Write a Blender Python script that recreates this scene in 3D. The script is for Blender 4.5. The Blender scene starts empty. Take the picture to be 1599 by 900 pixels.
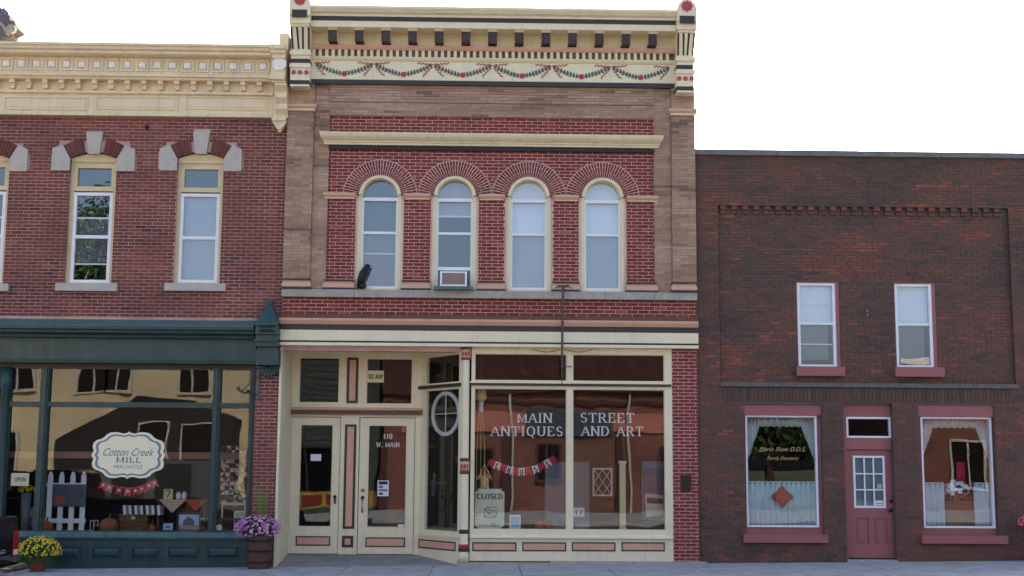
import bpy, math, random
from mathutils import Vector, Matrix, noise
random.seed(7)
SC = bpy.context.scene
COL = SC.collection
# ------------------------------------------------------------------ camera
CAM_Y, CAM_H, FPX = -24.1, 1.8, 2050.0
PITCH, YAW, ROLL = 0.136137, 0.0197817, 0.0067612
cp, sp = math.cos(PITCH), math.sin(PITCH); cy, sy = math.cos(YAW), math.sin(YAW); cr, sr = math.cos(ROLL), math.sin(ROLL)
FW = Vector((sy*cp, cy*cp, sp)); RT0 = Vector((cy, -sy, 0)); UP0 = RT0.cross(FW)
RT = RT0*cr + UP0*sr; UP = -RT0*sr + UP0*cr
cam = bpy.data.cameras.new("camera"); cam.sensor_width = 36.0; cam.lens = FPX/1599*36
cam.clip_start = 0.02; cam.clip_end = 4000
camo = bpy.data.objects.new("camera", cam); COL.objects.link(camo)
camo.matrix_world = Matrix(((RT.x, UP.x, -FW.x, 0), (RT.y, UP.y, -FW.y, CAM_Y), (RT.z, UP.z, -FW.z, CAM_H), (0, 0, 0, 1)))
SC.camera = camo
# ------------------------------------------------------------------ sky, sun, exposure
SUN_EL, SUN_AZ = math.radians(41), math.radians(14)     # azimuth from +Y (behind the shops) towards +X
w = bpy.data.worlds.new("World"); SC.world = w; w.use_nodes = True
nt = w.node_tree; bg = nt.nodes["Background"]
sky = nt.nodes.new("ShaderNodeTexSky"); sky.sky_type = 'NISHITA'; sky.sun_disc = False
sky.sun_elevation = SUN_EL; sky.sun_rotation = SUN_AZ
sky.air_density = 1.0; sky.dust_density = 5.5; sky.ozone_density = 1.0
nt.links.new(sky.outputs[0], bg.inputs[0]); bg.inputs[1].default_value = 0.13
sl = bpy.data.lights.new("sun", 'SUN'); sl.energy = 3.2; sl.angle = math.radians(0.5); sl.color = (1.0, 0.94, 0.84)
so = bpy.data.objects.new("sun", sl); COL.objects.link(so)
sd = Vector((math.sin(SUN_AZ)*math.cos(SUN_EL), math.cos(SUN_AZ)*math.cos(SUN_EL), math.sin(SUN_EL)))
so.rotation_euler = sd.to_track_quat('Z', 'Y').to_euler()
vs = SC.view_settings; vs.view_transform = 'Standard'; vs.look = 'None'; vs.gamma = 1; vs.exposure = 1.88
SC.cycles.max_bounces = 8; SC.cycles.transparent_max_bounces = 16
# ------------------------------------------------------------------ measuring: point of the photograph -> metres on a plane Y
def M(px, py, Y=0.0):
    d = RT*((px-800)/FPX) - UP*((py-450)/FPX) + FW
    t = (Y-CAM_Y)/d.y
    return d.x*t, CAM_H + d.z*t
def RC(x0, y0, x1, y1, Y=0.0):
    xm, ym = (x0+x1)/2, (y0+y1)/2
    return M(x0, ym, Y)[0], M(x1, ym, Y)[0], M(xm, y1, Y)[1], M(xm, y0, Y)[1]
def PXM(Y=0.0): return (Y-CAM_Y)/FPX       # metres per photo pixel
def GZ(x): return 0.062 + 0.0135*x         # the street climbs gently to the right
# ------------------------------------------------------------------ materials
def nn(nt, t, **k):
    n = nt.nodes.new(t)
    for a, b in k.items(): setattr(n, a, b)
    return n
MATS = {}
def newmat(name):
    m = bpy.data.materials.new(name); m.use_nodes = True; MATS[name] = m
    return m, m.node_tree, m.node_tree.nodes["Principled BSDF"]
def worn(nt, colsock, amt, scale, streak=0.0):
    """multiply a colour by soft noise (wear) and vertical run-off streaks"""
    geo = nn(nt, "ShaderNodeNewGeometry")
    n1 = nn(nt, "ShaderNodeTexNoise"); n1.inputs["Scale"].default_value = scale; n1.inputs["Detail"].default_value = 6; n1.inputs["Roughness"].default_value = .65
    nt.links.new(geo.outputs["Position"], n1.inputs["Vector"])
    mr = nn(nt, "ShaderNodeMapRange"); mr.inputs[1].default_value = .3; mr.inputs[2].default_value = .7
    mr.inputs[3].default_value = 1-amt; mr.inputs[4].default_value = 1+amt*.6
    nt.links.new(n1.outputs["Fac"], mr.inputs[0])
    mul = nn(nt, "ShaderNodeMix", data_type='RGBA', blend_type='MULTIPLY'); mul.inputs[0].default_value = 1
    nt.links.new(colsock, mul.inputs[6]); nt.links.new(mr.outputs[0], mul.inputs[7])
    out = mul.outputs[2]
    if streak:
        mp = nn(nt, "ShaderNodeMapping"); mp.inputs["Scale"].default_value = (9, 9, .7)
        nt.links.new(geo.outputs["Position"], mp.inputs["Vector"])
        n2 = nn(nt, "ShaderNodeTexNoise"); n2.inputs["Scale"].default_value = 1.2; n2.inputs["Detail"].default_value = 5
        nt.links.new(mp.outputs[0], n2.inputs["Vector"])
        m2 = nn(nt, "ShaderNodeMapRange"); m2.inputs[1].default_value = .52; m2.inputs[2].default_value = .78; m2.inputs[3].default_value = 0; m2.inputs[4].default_value = streak
        nt.links.new(n2.outputs["Fac"], m2.inputs[0])
        mx = nn(nt, "ShaderNodeMix", data_type='RGBA'); mx.inputs[7].default_value = (.16, .13, .10, 1)
        nt.links.new(m2.outputs[0], mx.inputs[0]); nt.links.new(out, mx.inputs[6]); out = mx.outputs[2]
    return out, geo
def bump(nt, b, geo, scale, strength, dist=.004):
    n = nn(nt, "ShaderNodeTexNoise"); n.inputs["Scale"].default_value = scale; n.inputs["Detail"].default_value = 4
    nt.links.new(geo.outputs["Position"], n.inputs["Vector"])
    bp = nn(nt, "ShaderNodeBump"); bp.inputs["Strength"].default_value = strength; bp.inputs["Distance"].default_value = dist
    nt.links.new(n.outputs["Fac"], bp.inputs["Height"]); nt.links.new(bp.outputs[0], b.inputs["Normal"])
def srgb(r, g, b):
    f = lambda c: (c/255/12.92 if c/255 <= .04045 else ((c/255+.055)/1.055)**2.4)
    return (f(r), f(g), f(b), 1)
def paint(name, rgb, rough=.55, amt=.10, scale=3.0, streak=.0, metal=0.0, bmp=.15, bs=60):
    m, nt, b = newmat(name)
    c = nn(nt, "ShaderNodeRGB"); c.outputs[0].default_value = srgb(*rgb)
    o, geo = worn(nt, c.outputs[0], amt, scale, streak)
    nt.links.new(o, b.inputs["Base Color"]); b.inputs["Roughness"].default_value = rough; b.inputs["Metallic"].default_value = metal
    if bmp: bump(nt, b, geo, bs, bmp)
    return m
def brickmat(name, stops, amt=.22, streak=.0):
    m, nt, b = newmat(name)
    at = nn(nt, "ShaderNodeAttribute", attribute_name="tone")
    rp = nn(nt, "ShaderNodeValToRGB"); cr_ = rp.color_ramp
    while len(cr_.elements) > 1: cr_.elements.remove(cr_.elements[-1])
    for i, (p, c) in enumerate(stops):
        e = cr_.elements[0] if i == 0 else cr_.elements.new(p)
        e.position = p; e.color = srgb(*c)
    nt.links.new(at.outputs["Fac"], rp.inputs[0])
    o, geo = worn(nt, rp.outputs[0], amt, 14, streak)
    nt.links.new(o, b.inputs["Base Color"]); b.inputs["Roughness"].default_value = .88
    b.inputs["Specular IOR Level"].default_value = .25
    bump(nt, b, geo, 130, .35)
    return m
brickmat("painted_red_brick", [(0, (106, 50, 48)), (.35, (124, 58, 54)), (.7, (136, 64, 59)), (1, (158, 88, 78))], .16, .12)
brickmat("old_red_brick", [(0, (84, 56, 56)), (.25, (110, 65, 62)), (.6, (126, 72, 67)), (.85, (140, 82, 73)), (1, (148, 92, 80))], .25, .1)
brickmat("tan_brick", [(0, (120, 100, 88)), (.3, (158, 128, 108)), (.7, (176, 146, 124)), (1, (188, 160, 138))], .2, .15)
brickmat("dark_brick", [(0, (82, 71, 65)), (.3, (96, 77, 69)), (.6, (110, 80, 70)), (.8, (122, 78, 68)), (1, (144, 88, 73))], .28, .06)
paint("pale_mortar", (214, 178, 170), .95, .25, 1.6)
paint("arch_mortar", (226, 200, 192), .95, .15, 2)
paint("patchy_mortar", (190, 158, 148), .95, .45, .9)
paint("tan_mortar", (150, 124, 108), .95, .2, 2)
paint("dark_mortar", (92, 82, 79), .95, .25, 2)
paint("cream_paint", (232, 220, 186), .5, .07, 2.2, .15)
paint("butter_paint", (226, 212, 174), .5, .07, 2.2, .2)
paint("peach_paint", (212, 166, 138), .55, .07, 3, .08)
paint("pink_paint", (212, 162, 136), .55, .08, 3, .14)
paint("dark_paint", (54, 43, 43), .5, .15, 4)
paint("brown_gap_paint", (112, 92, 84), .6, .15, 5)
paint("red_paint", (178, 62, 68), .5, .12, 12)
paint("leaf_paint", (84, 98, 88), .6, .2, 20)
paint("sand_paint", (230, 210, 174), .55, .10, 2.5, .26)
paint("ochre_paint", (218, 196, 152), .55, .10, 5, .1)
paint("stud_white", (240, 236, 230), .5, .05, 6)
paint("white_vinyl", (232, 232, 236), .35, .04, 4, .04, 0, .05)
paint("teal_paint", (34, 66, 66), .42, .3, 2.6, .22)
paint("weathered_teal", (78, 108, 110), .5, .4, 7, .35)
paint("mauve_paint", (152, 90, 91), .5, .10, 3, .2)
paint("hood_stone", (186, 178, 168), .85, .12, 8, .12, 0, .4, 90)
paint("sill_stone", (172, 162, 154), .9, .22, 6, .25, 0, .5, 70)
paint("coping_concrete", (116, 114, 116), .9, .25, 5, .35, 0, .5, 60)
paint("ledge_stone", (104, 98, 98), .9, .25, 6, .3, 0, .5, 70)
paint("pavement_concrete", (166, 164, 164), .9, .34, 3.1, 0, 0, .4, 120)
paint("entry_concrete", (142, 136, 138), .9, .3, 2.0, 0, 0, .4, 90)
paint("asphalt", (66, 65, 66), .92, .2, 1.2, 0, 0, .6, 150)
paint("yellow_line", (200, 160, 60), .8, .2, 5)
paint("soil_grass", (84, 92, 56), .95, .3, .3)
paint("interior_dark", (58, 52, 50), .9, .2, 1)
paint("interior_warm", (112, 92, 78), .9, .2, 1.5)
paint("interior_floor_wood", (150, 126, 96), .6, .2, 3)
paint("blind_fabric", (236, 238, 242), .8, .04, 2)
paint("grey_blind", (166, 168, 178), .85, .08, 2)
paint("insect_screen", (112, 106, 114), .9, .08, 2)
paint("dark_interior_blue", (64, 72, 84), .9, .2, 2)
paint("black_iron", (40, 38, 40), .5, .3, 20, 0, .4)
paint("rusty_iron", (92, 76, 72), .7, .35, 14, 0, .2)
paint("taupe_plastic", (158, 136, 128), .6, .15, 8)
paint("brass", (150, 118, 66), .35, .2, 20, 0, .9)
paint("dark_bronze", (58, 52, 48), .45, .2, 20, 0, .7)
paint("terracotta", (158, 92, 66), .85, .2, 7, .1)
paint("rust_orange", (170, 82, 50), .8, .2, 9)
paint("barrel_brown", (84, 52, 44), .7, .3, 6, .2)
paint("leaf_green", (66, 92, 42), .7, .3, 9)
paint("grass_spike", (112, 132, 62), .6, .25, 9)
paint("yellow_petal", (226, 196, 34), .6, .15, 30)
paint("purple_petal", (190, 112, 178), .6, .2, 30)
paint("lilac_petal", (226, 168, 196), .6, .2, 30)
paint("coral_petal", (226, 104, 110), .6, .2, 30)
paint("picket_white", (226, 226, 232), .5, .05, 5)
paint("sign_cream", (240, 232, 198), .5, .04, 3)
paint("sign_slate", (112, 132, 146), .5, .05, 3)
paint("ink_blue", (92, 112, 136), .6, .05, 3)
paint("ink_black", (30, 30, 34), .6, .05, 3)
paint("letter_white", (204, 202, 194), .4, .03, 3)
paint("letter_gold", (186, 162, 116), .4, .05, 3)
paint("paper_white", (226, 226, 232), .7, .03, 6)
paint("paper_cream", (224, 208, 160), .7, .05, 6)
paint("paper_blue", (150, 196, 214), .7, .12, 9)
paint("closed_green", (202, 208, 184), .6, .05, 4)
paint("flag_red", (196, 40, 66), .8, .15, 25)
paint("flag_coral", (214, 92, 82), .8, .15, 25)
paint("flag_white", (228, 220, 224), .8, .05, 20)
paint("curtain_blue", (176, 200, 210), .85, .08, 6)
paint("lace_white", (196, 204, 208), .85, .12, 20)
paint("lamp_shade", (220, 190, 130), .6, .08, 6)
paint("car_black", (26, 20, 22), .12, .1, 2, 0, .3, 0)
paint("car_silver", (120, 122, 128), .15, .1, 2, 0, .4, 0)
paint("chrome", (200, 202, 208), .12, .05, 4, 0, 1.0, 0)
paint("tyre_rubber", (24, 24, 24), .9, .2, 8)
paint("lamp_red", (150, 26, 24), .15, .08, 8, 0, 0, 0)
paint("wagon_yellow", (176, 142, 60), .4, .1, 4)
paint("wagon_red", (128, 44, 38), .4, .1, 4)
paint("skin", (206, 156, 130), .6, .06, 10)
paint("khaki_cloth", (188, 170, 130), .85, .1, 10)
paint("trouser_cloth", (58, 56, 52), .9, .15, 10)
paint("hair_brown", (60, 44, 34), .8, .2, 30)
paint("far_cream_wall", (204, 186, 150), .85, .25, .6, .2)
paint("far_grey_wall", (54, 60, 58), .85, .3, .6, .2)
paint("rail_wood", (150, 106, 86), .7, .1, 3)
paint("far_dark_brick", (70, 36, 32), .9, .4, 1.0, .2)
paint("far_black_boards", (36, 32, 30), .9, .4, 1.0)
paint("far_sign_coral", (176, 108, 94), .7, .08, .8)
paint("bark", (74, 60, 50), .9, .3, 4)
paint("tree_leaf", (58, 82, 40), .8, .35, 2)
paint("quilt_dark", (44, 34, 44), .9, .2, 14)
paint("quilt_cream", (222, 206, 176), .9, .12, 14)
paint("quilt_red", (150, 58, 62), .9, .2, 14)
paint("wicker", (112, 82, 52), .9, .35, 30)
paint("steel_grey", (112, 116, 124), .5, .12, 4)
paint("sky_print", (168, 194, 226), .6, .1, 6)
paint("barn_print", (86, 84, 96), .6, .2, 9)
paint("field_print", (172, 140, 124), .6, .2, 9)
paint("slate_print", (84, 90, 104), .7, .25, 8)
paint("brown_wood", (104, 70, 48), .6, .25, 7)
def far_brick():
    m, nt, b = newmat("far_brick")
    geo = nn(nt, "ShaderNodeNewGeometry"); mp = nn(nt, "ShaderNodeMapping"); mp.inputs["Rotation"].default_value = (math.pi/2, 0, 0)
    nt.links.new(geo.outputs["Position"], mp.inputs["Vector"])
    br = nn(nt, "ShaderNodeTexBrick"); br.inputs["Scale"].default_value = 1; br.inputs["Brick Width"].default_value = .22; br.inputs["Row Height"].default_value = .075
    br.inputs["Mortar Size"].default_value = .008
    br.inputs["Color1"].default_value = srgb(140, 80, 66); br.inputs["Color2"].default_value = srgb(104, 60, 52); br.inputs["Mortar"].default_value = srgb(100, 76, 68)
    nt.links.new(mp.outputs[0], br.inputs["Vector"])
    o, g = worn(nt, br.outputs["Color"], .4, .9, .3); nt.links.new(o, b.inputs["Base Color"]); b.inputs["Roughness"].default_value = .9
far_brick()
def glass(name, tint, ior, rough=0.0):
    m = bpy.data.materials.new(name); m.use_nodes = True; MATS[name] = m; nt = m.node_tree; nt.nodes.clear()
    out = nn(nt, "ShaderNodeOutputMaterial"); tr = nn(nt, "ShaderNodeBsdfTransparent"); tr.inputs[0].default_value = tint
    gl = nn(nt, "ShaderNodeBsdfGlossy"); gl.inputs["Roughness"].default_value = rough; gl.inputs[0].default_value = (.95, .97, 1, 1)
    lw = nn(nt, "ShaderNodeLayerWeight"); lw.inputs[0].default_value = .5
    pw = nn(nt, "ShaderNodeMath", operation='POWER'); pw.inputs[1].default_value = 5; nt.links.new(lw.outputs["Facing"], pw.inputs[0])
    r0 = ((ior-1)/(ior+1))**2; fr = nn(nt, "ShaderNodeMath", operation='MULTIPLY_ADD'); fr.inputs[1].default_value = 1-r0; fr.inputs[2].default_value = r0; nt.links.new(pw.outputs[0], fr.inputs[0])
    geo = nn(nt, "ShaderNodeNewGeometry"); n = nn(nt, "ShaderNodeTexNoise"); n.inputs["Scale"].default_value = 1.1; n.inputs["Detail"].default_value = 1
    nt.links.new(geo.outputs["Position"], n.inputs["Vector"])
    bp = nn(nt, "ShaderNodeBump"); bp.inputs["Strength"].default_value = .12; bp.inputs["Distance"].default_value = .02
    nt.links.new(n.outputs["Fac"], bp.inputs["Height"]); nt.links.new(bp.outputs[0], gl.inputs["Normal"])
    mx = nn(nt, "ShaderNodeMixShader"); nt.links.new(fr.outputs[0], mx.inputs[0]); nt.links.new(tr.outputs[0], mx.inputs[1]); nt.links.new(gl.outputs[0], mx.inputs[2])
    nt.links.new(mx.outputs[0], out.inputs[0])
glass("shop_glass", (.92, .93, .92, 1), 1.46)
glass("sash_glass", (.90, .92, .94, 1), 1.78)
# ------------------------------------------------------------------ building blocks
WL = {}
class MB:
    def __init__(s): s.v = []; s.f = []; s.mi = []; s.t = []; s.tone = 0.5; s.m = 0
    def face(s, idx): s.f.append(tuple(idx)); s.mi.append(s.m); s.t.append(s.tone)
    def add(s, vs, fs):
        n = len(s.v); s.v += [tuple(p) for p in vs]
        for f in fs: s.face([n+i for i in f])
        return s
    def box(s, x0, x1, y0, y1, z0, z1, back=True):
        fs = [(0, 1, 5, 4), (1, 2, 6, 5), (3, 0, 4, 7), (4, 5, 6, 7), (3, 2, 1, 0)]
        if back: fs.append((2, 3, 7, 6))
        return s.add([(x0, y0, z0), (x1, y0, z0), (x1, y1, z0), (x0, y1, z0), (x0, y0, z1), (x1, y0, z1), (x1, y1, z1), (x0, y1, z1)], fs)
    def pbox(s, x0, y0, x1, y1, Yf, d):          # box measured on the photograph: front face at depth Yf, d metres thick
        a, b, c, e = RC(x0, y0, x1, y1, Yf); return s.box(a, b, Yf, Yf+d, c, e)
    def prism(s, poly, y0, y1):                   # poly: [(x,z)] counter-clockwise seen from the street
        n = len(poly)
        vs = [(x, y0, z) for x, z in poly]+[(x, y1, z) for x, z in poly]
        fs = [tuple(range(n)), tuple(range(2*n-1, n-1, -1))]+[(i, i+n, (i+1) % n+n, (i+1) % n) for i in range(n)]
        return s.add(vs, fs)
    def pprism(s, pts, Yf, d): return s.prism([M(x, y, Yf) for x, y in pts], Yf, Yf+d)
    def profile(s, pr, x0, x1, e0=0, e1=0):       # pr: [(y,z)] top to bottom along the outside; e: mitre per metre of projection
        yb = max(p[0] for p in pr); n = len(pr)
        vs = [(x0-e0*(yb-y), y, z) for y, z in pr]+[(x1+e1*(yb-y), y, z) for y, z in pr]
        fs = [(i, i+n, i+1+n, i+1)[::-1] for i in range(n-1)]
        fs += [tuple(range(n))[::-1], tuple(range(n, 2*n)), (0, n-1, 2*n-1, n)[::-1]]
        return s.add(vs, fs)
    def tube(s, pts, r, seg=6):
        pts = [Vector(p) for p in pts]; base = len(s.v); rr = r if isinstance(r, (list, tuple)) else [r]*len(pts)
        for i, p in enumerate(pts):
            d = (pts[min(i+1, len(pts)-1)]-pts[max(i-1, 0)]).normalized()
            a = d.orthogonal().normalized() if abs(d.z) > .99 else d.cross(Vector((0, 0, 1))).normalized()
            b = d.cross(a)
            for k in range(seg):
                t = 2*math.pi*k/seg; q = p+(a*math.cos(t)+b*math.sin(t))*rr[i]; s.v.append(tuple(q))
        for i in range(len(pts)-1):
            for k in range(seg):
                s.face((base+i*seg+k, base+i*seg+(k+1) % seg, base+(i+1)*seg+(k+1) % seg, base+(i+1)*seg+k))
        s.face([base+k for k in range(seg)][::-1]); s.face([base+(len(pts)-1)*seg+k for k in range(seg)])
        return s
    def lathe(s, cx, cy_, pr, seg=16, sx=1, sy_=1):   # pr: [(r,z)] bottom to top
        base = len(s.v)
        for r, z in pr:
            for k in range(seg):
                t = 2*math.pi*k/seg; s.v.append((cx+r*sx*math.cos(t), cy_+r*sy_*math.sin(t), z))
        for i in range(len(pr)-1):
            for k in range(seg):
                s.face((base+i*seg+k, base+i*seg+(k+1) % seg, base+(i+1)*seg+(k+1) % seg, base+(i+1)*seg+k))
        s.face([base+k for k in range(seg)][::-1]); s.face([base+(len(pr)-1)*seg+k for k in range(seg)])
        return s
    def ball(s, c, rx, ry, rz, seg=10, rings=6, ribs=0, amp=0):
        base = len(s.v)
        for i in range(1, rings):
            ph = math.pi*i/rings
            for k in range(seg):
                t = 2*math.pi*k/seg; q = 1+amp*(math.cos(ribs*t) if ribs else random.uniform(-1, 1))
                s.v.append((c[0]+rx*q*math.sin(ph)*math.cos(t), c[1]+ry*q*math.sin(ph)*math.sin(t), c[2]+rz*math.cos(ph)))
        s.v.append((c[0], c[1], c[2]+rz)); s.v.append((c[0], c[1], c[2]-rz)); top = len(s.v)-2
        for i in range(rings-2):
            for k in range(seg):
                s.face((base+(i+1)*seg+k, base+(i+1)*seg+(k+1) % seg, base+i*seg+(k+1) % seg, base+i*seg+k))
        for k in range(seg):
            s.face((top, base+k, base+(k+1) % seg)); s.face((top+1, base+(rings-2)*seg+(k+1) % seg, base+(rings-2)*seg+k))
        return s
    def frame(s, x0, x1, z0, z1, y0, y1, w, wb=None, wt=None):      # four bars butted end to end
        wb = w if wb is None else wb; wt = w if wt is None else wt
        s.box(x0, x0+w, y0, y1, z0, z1); s.box(x1-w, x1, y0, y1, z0, z1)
        s.box(x0+w, x1-w, y0, y1, z0, z0+wb); s.box(x0+w, x1-w, y0, y1, z1-wt, z1); return s
    def strip(s, pts, w, y, th=.004):             # flat ribbon in the XZ plane, th thick, its back at y
        n = len(pts); L = []; R_ = []
        for i, (x, z) in enumerate(pts):
            a = pts[max(i-1, 0)]; b = pts[min(i+1, n-1)]; dx, dz = b[0]-a[0], b[1]-a[1]; l = math.hypot(dx, dz) or 1
            ww = w[i] if isinstance(w, list) else w
            L.append((x-dz/l*ww/2, z+dx/l*ww/2)); R_.append((x+dz/l*ww/2, z-dx/l*ww/2))
        vs = [(x, y-th, z) for x, z in L]+[(x, y-th, z) for x, z in R_]+[(x, y, z) for x, z in L]+[(x, y, z) for x, z in R_]
        fs = []
        for i in range(n-1):
            fs += [(n+i, n+i+1, i+1, i), (i, i+1, 2*n+i+1, 2*n+i), (n+i+1, n+i, 3*n+i, 3*n+i+1)]
        return s.add(vs, fs)
    def disc(s, x, z, r, y, th=.004, seg=10, lobes=0, amp=0, rz=None):
        rz = r if rz is None else rz
        return s.prism([(x+r*(1+amp*math.cos(lobes*t))*math.cos(t), z+rz*(1+amp*math.cos(lobes*t))*math.sin(t)) for t in [2*math.pi*k/seg for k in range(seg)]], y-th, y)
    def build(s, name, mats, parent=None, smooth=False, kind=None, org=None, label=None):
        if not s.v: return None
        if isinstance(mats, str): mats = [mats]
        xs, ys, zs = zip(*s.v)
        o = Vector(org) if org else Vector(((min(xs)+max(xs))/2, (min(ys)+max(ys))/2, min(zs) if parent is None else (min(zs)+max(zs))/2))
        me = bpy.data.meshes.new(name); me.from_pydata([(a-o.x, b-o.y, c-o.z) for a, b, c in s.v], [], s.f)
        for m in mats: me.materials.append(MATS[m])
        me.polygons.foreach_set("material_index", s.mi)
        if smooth: me.polygons.foreach_set("use_smooth", [True]*len(s.f))
        if len(set(s.t)) > 1 or s.t[0] != .5:
            at = me.attributes.new("tone", 'FLOAT', 'FACE'); at.data.foreach_set("value", s.t)
        ob = bpy.data.objects.new(name, me); COL.objects.link(ob); WL[ob] = o
        if parent is not None: ob.parent = parent; ob.location = o-WL[parent]
        else: ob.location = o
        if kind: ob["kind"] = kind
        if label: ob["label"] = label
        return ob
def tag(o, label, cat, group=None):
    o["label"] = label; o["category"] = cat
    if group: o["group"] = group
    return o
def thing(name, label, cat, loc, group=None):
    o = bpy.data.objects.new(name, None); COL.objects.link(o); o.location = loc; WL[o] = Vector(loc); o.empty_display_size = .2
    return tag(o, label, cat, group)
def copies(src, loc, name=None):                 # a part reused: same mesh, new place (world), same parent
    c = src.copy(); COL.objects.link(c); WL[c] = Vector(loc); c.parent = src.parent
    c.location = Vector(loc)-(WL[src.parent] if src.parent else Vector((0, 0, 0))); return c
def holes_wall(x0, x1, z0, z1, holes, y0, y1, mb=None):
    """a wall slab with rectangular openings"""
    mb = mb or MB(); xs = sorted({x0, x1}|{min(max(h[i], x0), x1) for h in holes for i in (0, 1)})
    zs = sorted({z0, z1}|{min(max(h[i], z0), z1) for h in holes for i in (2, 3)})
    for i in range(len(zs)-1):
        run = None
        for j in range(len(xs)-1):
            xm, zm = (xs[j]+xs[j+1])/2, (zs[i]+zs[i+1])/2
            hole = any(h[0] < xm < h[1] and h[2] < zm < h[3] for h in holes)
            if not hole: run = xs[j] if run is None else run
            if run is not None and (hole or j == len(xs)-2):
                mb.box(run, xs[j] if hole else xs[j+1], y0, y1, zs[i], zs[i+1]); run = None
    return mb
def bricks(out, x0, x1, z0, z1, yf, excl=(), circ=(), h=.0635, L=.207, j=.0125, tone=None, depth=.03, off=0.0, bottom=None):
    """running-bond bricks cut round openings; out collects (x0,x1,y0,z0,z1,tone,full)"""
    n = max(1, round((z1-z0)/h)); h = (z1-z0)/n
    for r in range(n):
        za, zb = z0+r*h+j/2, z0+(r+1)*h-j/2; zm = (za+zb)/2
        cuts = [(e[0], e[1]) for e in excl if e[2] < zm+h*.3 and e[3] > zm-h*.3]
        for (cx, cz, rad) in circ:
            d = max(0, zm+h*.3-cz) if zm > cz else (0 if zm > cz-h*.2 else None)
            if d is not None and d < rad: q = math.sqrt(rad*rad-d*d); cuts.append((cx-q, cx+q))
        cuts.sort(); free = []; p = x0
        for a, b in cuts:
            if a > p: free.append((p, min(a, x1)))
            p = max(p, b)
        if p < x1: free.append((p, x1))
        ph = (L/2 if r % 2 else 0)+off+random.uniform(-.004, .004)
        for a, b in free:
            if b-a < .01: continue
            k = math.floor((a-ph)/L); x = ph+k*L
            while x < b:
                xa, xb = max(x+j/2, a), min(x+L-j/2, b)
                if xb-xa > .012:
                    if bottom and zm < bottom((xa+xb)/2): pass
                    else:
                        t = tone(xa, zm) if tone else min(1, max(0, random.gauss(.5, .2)))
                        out.append((xa, xb, yf+random.uniform(-.0015, .0015), za, zb, t, xb-xa > L-j-.002))
                x += L
    return depth
def lay_bricks(groups, parent, n_single=300):
    """groups: [(list, material)]; the 300 nearest whole bricks become parts, the rest one stuff part per material"""
    allb = []
    for gi, (lst, mat) in enumerate(groups):
        for b in lst: allb.append((gi, b))
    full = [q for q in allb if q[1][6]]
    full.sort(key=lambda q: (q[1][0]**2*.15+(q[1][3]-CAM_H)**2+(q[1][2]-CAM_Y)**2))
    single = set(id(q[1]) for q in full[:n_single])
    variants = {}
    for gi, (lst, mat) in enumerate(groups):
        mb = MB()
        for b in lst:
            xa, xb, y, za, zb, t, _ = b
            if id(b) in single:
                key = (mat, round(xb-xa, 3), round(zb-za, 3), round(t*8)/8)
                c = (xa+(xb-xa)/2, y+.015, (za+zb)/2)
                if key not in variants:
                    q = MB(); q.tone = key[3]+.003; q.box(xa, xb, y, y+.03, za, zb, False); variants[key] = q.build("brick", mat, parent, org=c)
                else: copies(variants[key], c)
            else: mb.tone = t; mb.box(xa, xb, y, y+.03, za, zb, False)
        if mb.v: mb.build("brickwork", mat, parent, kind="stuff")
def arc(cx, cz, r, a0, a1, n, rz=None):
    rz = rz or r
    return [(cx+r*math.cos(math.radians(a0+(a1-a0)*i/n)), cz+rz*math.sin(math.radians(a0+(a1-a0)*i/n))) for i in range(n+1)]
def ring(mb, cx, cz, ri, ro, a0, a1, n, y0, y1):
    A = arc(cx, cz, ri, a0, a1, n); B = arc(cx, cz, ro, a0, a1, n)
    for i in range(n): mb.prism([A[i], B[i], B[i+1], A[i+1]], y0, y1)
    return mb
def pane(name, x0, x1, z0, z1, y, parent, mat="shop_glass"): return MB().box(x0, x1, y, y+.006, z0, z1).build(name, mat, parent)
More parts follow.
